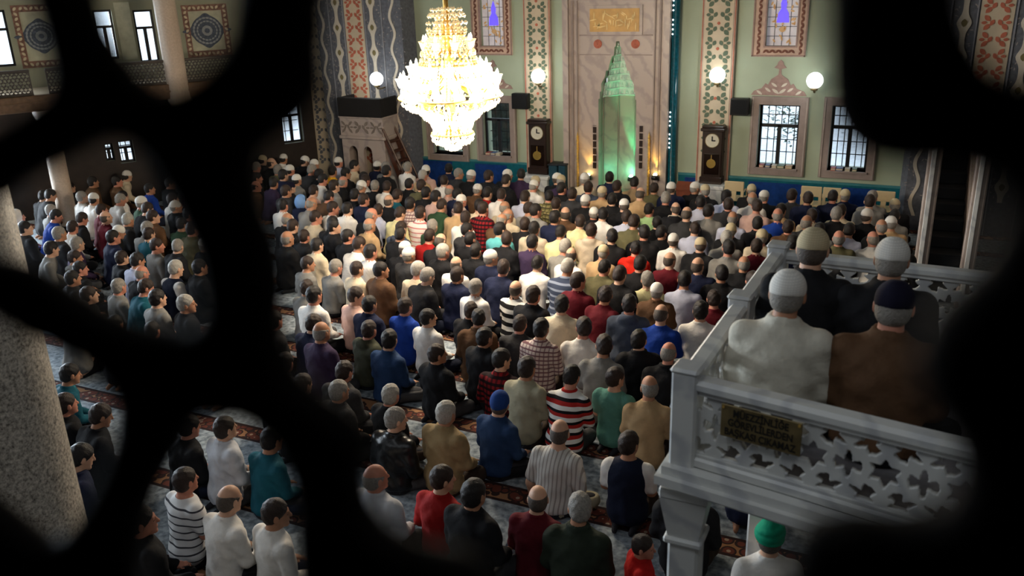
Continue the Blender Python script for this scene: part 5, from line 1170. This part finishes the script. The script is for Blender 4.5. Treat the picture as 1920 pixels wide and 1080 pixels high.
# ease the positions apart so that nobody sits inside a neighbour
XY = np.array([[r['x'], r['y']] for r in recs]); X0 = XY.copy(); mv = np.array([.55, .74])
obst = [(GC[0], GC[1], .85)] + [(x, y, .55) for x, y in CYS] + [(cx_p, YF_p + .3, .95), (cx_p + 1.0, YF_p + .2, .6)] + [(A[0], A[1], .5), (Bc[0], Bc[1], .5)]
for it in range(160):
    dd = (XY[:, None] - XY[None]) / mv; r = np.sqrt((dd ** 2).sum(-1)) + np.eye(len(XY)) * 9
    k = np.clip(1 - r, 0, 1) * .5; u = dd / r[..., None]; push = (k[..., None] * u).sum(1) * mv * .55
    XY = XY + push + (X0 - XY) * .035
    for ox, oy, orr in obst:
        v = XY - [ox, oy]; d = np.linalg.norm(v, axis=1); m_ = d < orr; XY[m_] += (v[m_] / d[m_][:, None]) * (orr - d[m_])[:, None]
    XY[:, 1] = np.minimum(XY[:, 1], W - 1.05); sd_ = (XY - K0) @ NV + .75; XY -= np.clip(sd_, 0, 9)[:, None] * NV
    m_ = (XY[:, 0] > xl - .5) & (XY[:, 1] > YM - .7); XY[m_, 0] = xl - .5
for r, p in zip(recs, XY): r['x'], r['y'] = p
order = sorted(range(len(recs)), key=lambda i: -1 / math.hypot(recs[i]['x'], recs[i]['y'], 4.4))
order = sorted(range(len(recs)), key=lambda i: math.hypot(recs[i]['x'], recs[i]['y']))
NIND = 295
ind = order[:NIND]; rest = order[NIND:]
# ---- labels that single each one out, from look and neighbours
def look(r): return HW[r['h']] + ' in ' + CL[r['c']][2] if ' in ' not in HW[r['h']] else HW[r['h']] + ' and ' + CL[r['c']][2]
def short(r): return CL[r['c']][2]
used = {}
def neighbours(r):
    L = R_ = F_ = B_ = None; bl = br = bf = bb = 1.5
    for q in recs:
        if q is r: continue
        dx = q['x'] - r['x']; dy = q['y'] - r['y']
        if abs(dy) < .6 and 0 < dx < br: br = dx; R_ = q
        if abs(dy) < .6 and 0 < -dx < bl: bl = -dx; L = q
        if abs(dx) < .45 and 0 < dy < bf: bf = dy; F_ = q
        if abs(dx) < .45 and 0 < -dy < bb: bb = -dy; B_ = q
    return L, R_, F_, B_
LAND = [((685, 330), 'near the pulpit'), ((845, 330), 'below the chandelier'), ((1010, 345), 'near the left clock'), ((1165, 360), 'near the prayer niche'), ((1336, 360), 'near the right clock'), ((1460, 380), 'below the bright window'), ((1640, 420), 'near the stair posts'),
        ((1330, 560), 'beside the platform railing'), ((1230, 800), 'left of the platform'), ((1180, 980), 'on the bottom right carpet'), ((820, 920), 'at the bottom centre'), ((420, 950), 'at the bottom left'), ((90, 750), 'beside the granite column'), ((700, 720), 'by the open carpet'), ((250, 450), 'in the far left group'), ((700, 480), 'left of centre'), ((1000, 470), 'in the middle of the crowd'), ((560, 620), 'at the left edge of the crowd')]
def land(r): return min(LAND, key=lambda l: math.hypot(l[0][0] - r['px'], l[0][1] - r['py']))[1]
cands = {}
for i in ind:
    r = recs[i]; L, R_, F_, B_ = neighbours(r); lk = look(r); c = [lk, lk + ', ' + land(r)]
    if R_: c.append(lk + ', left of ' + short(R_))
    if L: c.append(lk + ', right of ' + short(L))
    if F_: c.append(lk + ', behind ' + short(F_))
    if L and R_: c.append(lk + ', between ' + short(L) + ' and ' + short(R_))
    if R_: c.append(lk + ', left of ' + short(R_) + ', ' + land(r))
    if L: c.append(lk + ', right of ' + short(L) + ', ' + land(r))
    if F_ and R_: c.append(lk + ', behind ' + short(F_) + ', left of ' + short(R_))
    if F_ and L: c.append(lk + ', behind ' + short(F_) + ', right of ' + short(L))
    if F_: c.append(lk + ', behind ' + short(F_) + ', ' + land(r))
    if B_: c.append(lk + ', in front of ' + short(B_) + ', ' + land(r))
    cands[i] = [x for x in c if len(x.split()) <= 16]
from collections import Counter
cnt = Counter(x for c in cands.values() for x in set(c)); labels = {}
for i in ind:
    for x in cands[i]:
        if cnt[x] == 1: labels[i] = x; break
left = [i for i in ind if i not in labels]; grp = {}
for i in left: grp.setdefault(look(recs[i]) + ', ' + land(recs[i]), []).append(i)
ORD = ['leftmost', 'second from left', 'third from left', 'fourth from left', 'fifth from left', 'sixth from left', 'seventh from left', 'eighth from left', 'ninth from left', 'tenth from left', 'eleventh from left', 'twelfth from left']
for g_, ids in grp.items():
    allg = sorted([i for i in ind if look(recs[i]) + ', ' + land(recs[i]) == g_], key=lambda i: recs[i]['px'])
    for i in ids: labels[i] = g_ + ', ' + ORD[min(11, allg.index(i))] + ' of such'
for i in ind:
    r = recs[i]
    o = make_person((r['x'], r['y'], .002), r['rz'], r['po'], r['h'], r['c'], r['hi'], r['sc'], r['seed']); lb = labels[i]
    if r['c'] == 'rk': lb = 'boy in red jacket turned right, at the bottom right'
    tag(o, lb, 'person', 'seated worshippers')
# ---- the most distant worshippers, and those behind the dark screen, as one crowd
fill = []
for gy in np.arange(6.5, W - 1.3, 1.02):
    for gx in np.arange(LX + .8, .2, .62):
        p = np.array([gx + rng.normal(0, .06), gy + rng.normal(0, .06)])
        allp = list(XY) + fill
        if (p[0] > xl - .7 and p[1] > YM - .9) or p[0] > -1.4 and p[1] < 7: continue
        if min(math.hypot((p[0] - q[0]) / .62, (p[1] - q[1]) / .85) for q in allp) < 1: continue
        if (p - K0) @ NV > -.7 or (p - K0) @ TV < -7.5: continue
        if any(math.hypot(p[0] - ox, p[1] - oy) < orr + .1 for ox, oy, orr in obst): continue
        a, b = proj((p[0], p[1], .7))
        if b > 640 and 560 < a < 1300: continue        # open carpet near the viewer
        if p[0] < -11.5 and p[1] < 8.5 and False: continue
        if a < 600 and b > 690: continue
        fill.append(p)
bm = []
def crowd_member(x, y, rz, po, h, c, sc, seed):
    for part, m in (('body', SKIN[seed % 3]), (CL[c][1], CL[c][0]), ('trousers', TRM[seed % 4]), ('hair' if h in 'dgl' else 'fringe', HAIRM['g' if h == 'g' else 'd'][0])) + ((('skullcap', CAPM[h]),) if h in 'wkn' else ()):
        bm.append((person_mesh(po, part, False), m, x, y, rz, sc))
for i in rest:
    r = recs[i]; crowd_member(r['x'], r['y'], r['rz'], r['po'], r['h'], r['c'], r['sc'], r['seed'])
for k, p in enumerate(fill):
    rd = random.Random(k); crowd_member(p[0], p[1], rd.gauss(0, .1), POSES[rd.choice([0, 1, 2, 5])], rd.choice('ddddgbw'), rd.choice(['bk', 'dg', 'nv', 'bk', 'gy', 'br', 'pu', 'mr']), rd.uniform(.97, 1.06), k)
VV = []; FF = []; MI = []; ML = []; off = 0
for me, m, x, y, rz, sc in bm:
    n = len(me.vertices); v = np.empty(n * 3, np.float32); me.vertices.foreach_get('co', v); v = v.reshape(-1, 3) * sc; c, s_ = math.cos(rz), math.sin(rz)
    v = np.stack([v[:, 0] * c - v[:, 1] * s_ + x, v[:, 0] * s_ + v[:, 1] * c + y, v[:, 2] + .002], 1)
    l = np.empty(len(me.loops), np.int32); me.loops.foreach_get('vertex_index', l); VV.append(v); FF.append(l.reshape(-1, 4) + off); off += n
    if m not in ML: ML.append(m)
    MI.append(np.full(len(l) // 4, ML.index(m)))
if bm:
    o = inst(np_mesh('crowd', np.concatenate(VV), np.concatenate(FF), ML, True, np.concatenate(MI)), 'distant_crowd'); tag(o, 'far rows of seated worshippers below the front wall', 'crowd', None, 'stuff')
print('people', len(ind), 'rest', len(rest), 'fill', len(fill), 'meshes', len(_cache))
# ---- men on the platform and the man below it
def plat(px, py, h, c, lb, sc=1.03, rz=-.05, Y=None, po=POSE_MUEZ, z0=None):
    z0 = ZF + .012 if z0 is None else z0
    p = onZ(px, py, z0 + po.hc[2] * sc); o = make_person((p[0] + math.sin(rz) * po.hc[1], p[1] - po.hc[1] * sc, z0), rz, po, h, c, True, sc, int(px)); tag(o, lb, 'person', 'men on the raised platform'); return o
plat(1477, 552, 'w', 'mz', 'man in ivory jacket and white knitted skullcap on the platform', 1.02)
plat(1524, 468, 'k', 'bk', 'man in black jacket and beige skullcap at the platform front rail', 1.03)
plat(1672, 488, 'w', 'bk', 'man in dark suit and white skullcap on the platform, right', 1.03)
plat(1676, 575, 'n', 'br', 'man in brown jacket and navy cap on the platform, half hidden', 1.03)
o = plat(1443, 1008, 't', 'wh', 'man in green turban and white robe sitting beneath the platform', 1.06, .3, None, POSES[0], .002); o['group'] = 'seated worshippers'
# ================================================================ DARK LATTICE SCREEN of the viewer's gallery
YL = .26
OPEN = [
 [(-80, -80), (60, -80), (92, 20), (108, 80), (120, 130), (116, 168), (60, 204), (0, 245), (-80, 290)],
 [(150, -80), (165, 15), (185, 60), (215, 100), (245, 140), (290, 168), (330, 172), (375, 148), (420, 110), (445, 60), (455, 0), (460, -80)],
 [(-80, 420), (0, 380), (60, 335), (120, 310), (190, 268), (250, 260), (290, 288), (330, 355), (365, 430), (392, 500), (400, 560), (380, 612), (300, 618), (220, 602), (150, 562), (90, 522), (40, 494), (-80, 470)],
 [(-80, 540), (0, 575), (60, 620), (130, 650), (200, 680), (235, 730), (235, 800), (205, 880), (165, 960), (120, 1012), (70, 1012), (20, 970), (-80, 890)],
 [(235, 1180), (255, 1030), (270, 960), (300, 900), (340, 840), (360, 790), (420, 772), (500, 790), (545, 840), (562, 920), (566, 1000), (575, 1180)],
 [(598, -80), (600, 100), (600, 180), (570, 230), (520, 262), (475, 300), (465, 340), (490, 400), (515, 480), (525, 560), (518, 620), (540, 700), (600, 750), (665, 790), (690, 840), (675, 900), (680, 950), (715, 1000), (780, 1030), (860, 1040), (910, 1070), (930, 1180),
  (1470, 1180), (1478, 1080), (1482, 1010), (1505, 968), (1600, 962), (1700, 966), (1775, 945), (1800, 880), (1780, 810), (1735, 750), (1705, 690), (1715, 620), (1760, 560), (1820, 510), (1865, 450), (1875, 380), (1850, 332), (1780, 316), (1690, 326), (1590, 296), (1545, 236), (1536, 150), (1536, 0), (1538, -80)],
 [(1815, -80), (1820, 20), (1835, 60), (1850, 100), (1880, 130), (1930, 150), (2010, 150), (2010, -80)]]
x0, x1, z0, z1 = -1.0, .5, 4.45, 5.75; cell = .006
us = np.arange(x0 - .02, x1 + .02, cell); vs = np.arange(z0 - .02, z1 + .02, cell); U, V = np.meshgrid(us, vs, indexing='ij'); d = np.full(U.shape, 9.0)
for poly in OPEN:
    pts = [onY(a, b, YL) for a, b in chaikin(poly, 2)]; d = np.minimum(d, poly_sdf(U, V, [(p[0], p[2]) for p in pts]))
# the pattern goes on beyond the view with round openings
for cx in np.arange(x0 + .12, x1, .2):
    for cz in np.arange(z0 + .1, z1, .2):
        a, b = proj((cx, YL, cz))
        q = RC.T @ np.array([cx, YL, cz - H])
        if q[2] > 0 and -260 < a < 2150 and -230 < b < 1300: continue
        rr = np.sqrt((U - cx) ** 2 + (V - cz) ** 2); th = np.arctan2(V - cz, U - cx); d = np.minimum(d, rr - .06 * (1 + .15 * np.cos(4 * th)))
sol = np.maximum(-d, np.maximum(np.abs(U - (x0 + x1) / 2) - (x1 - x0) / 2, np.abs(V - (z0 + z1) / 2) - (z1 - z0) / 2))
ys = np.array([-.02, -.008, 0, .008, .02]); val = np.stack([np.maximum(sol + (abs(y) > .006) * .0015, abs(y) - .011) for y in ys], 1)
Vv, F = nets(val, us, ys + YL, vs)
o = inst(np_mesh('lattice_screen', Vv, F, [lattice_m]), 'lattice_screen'); tag(o, 'dark curling wooden lattice screen close to the viewer, out of focus', 'screen')
S('parapet', MB().box((LX, .2, 3.75), (RX, .3, z0)).box((LX, .2, z1), (RX, .3, 6.6)).box((LX, .2, z0), (x0, .3, z1)).box((x1, .2, z0), (RX, .3, z1)), darkwood)
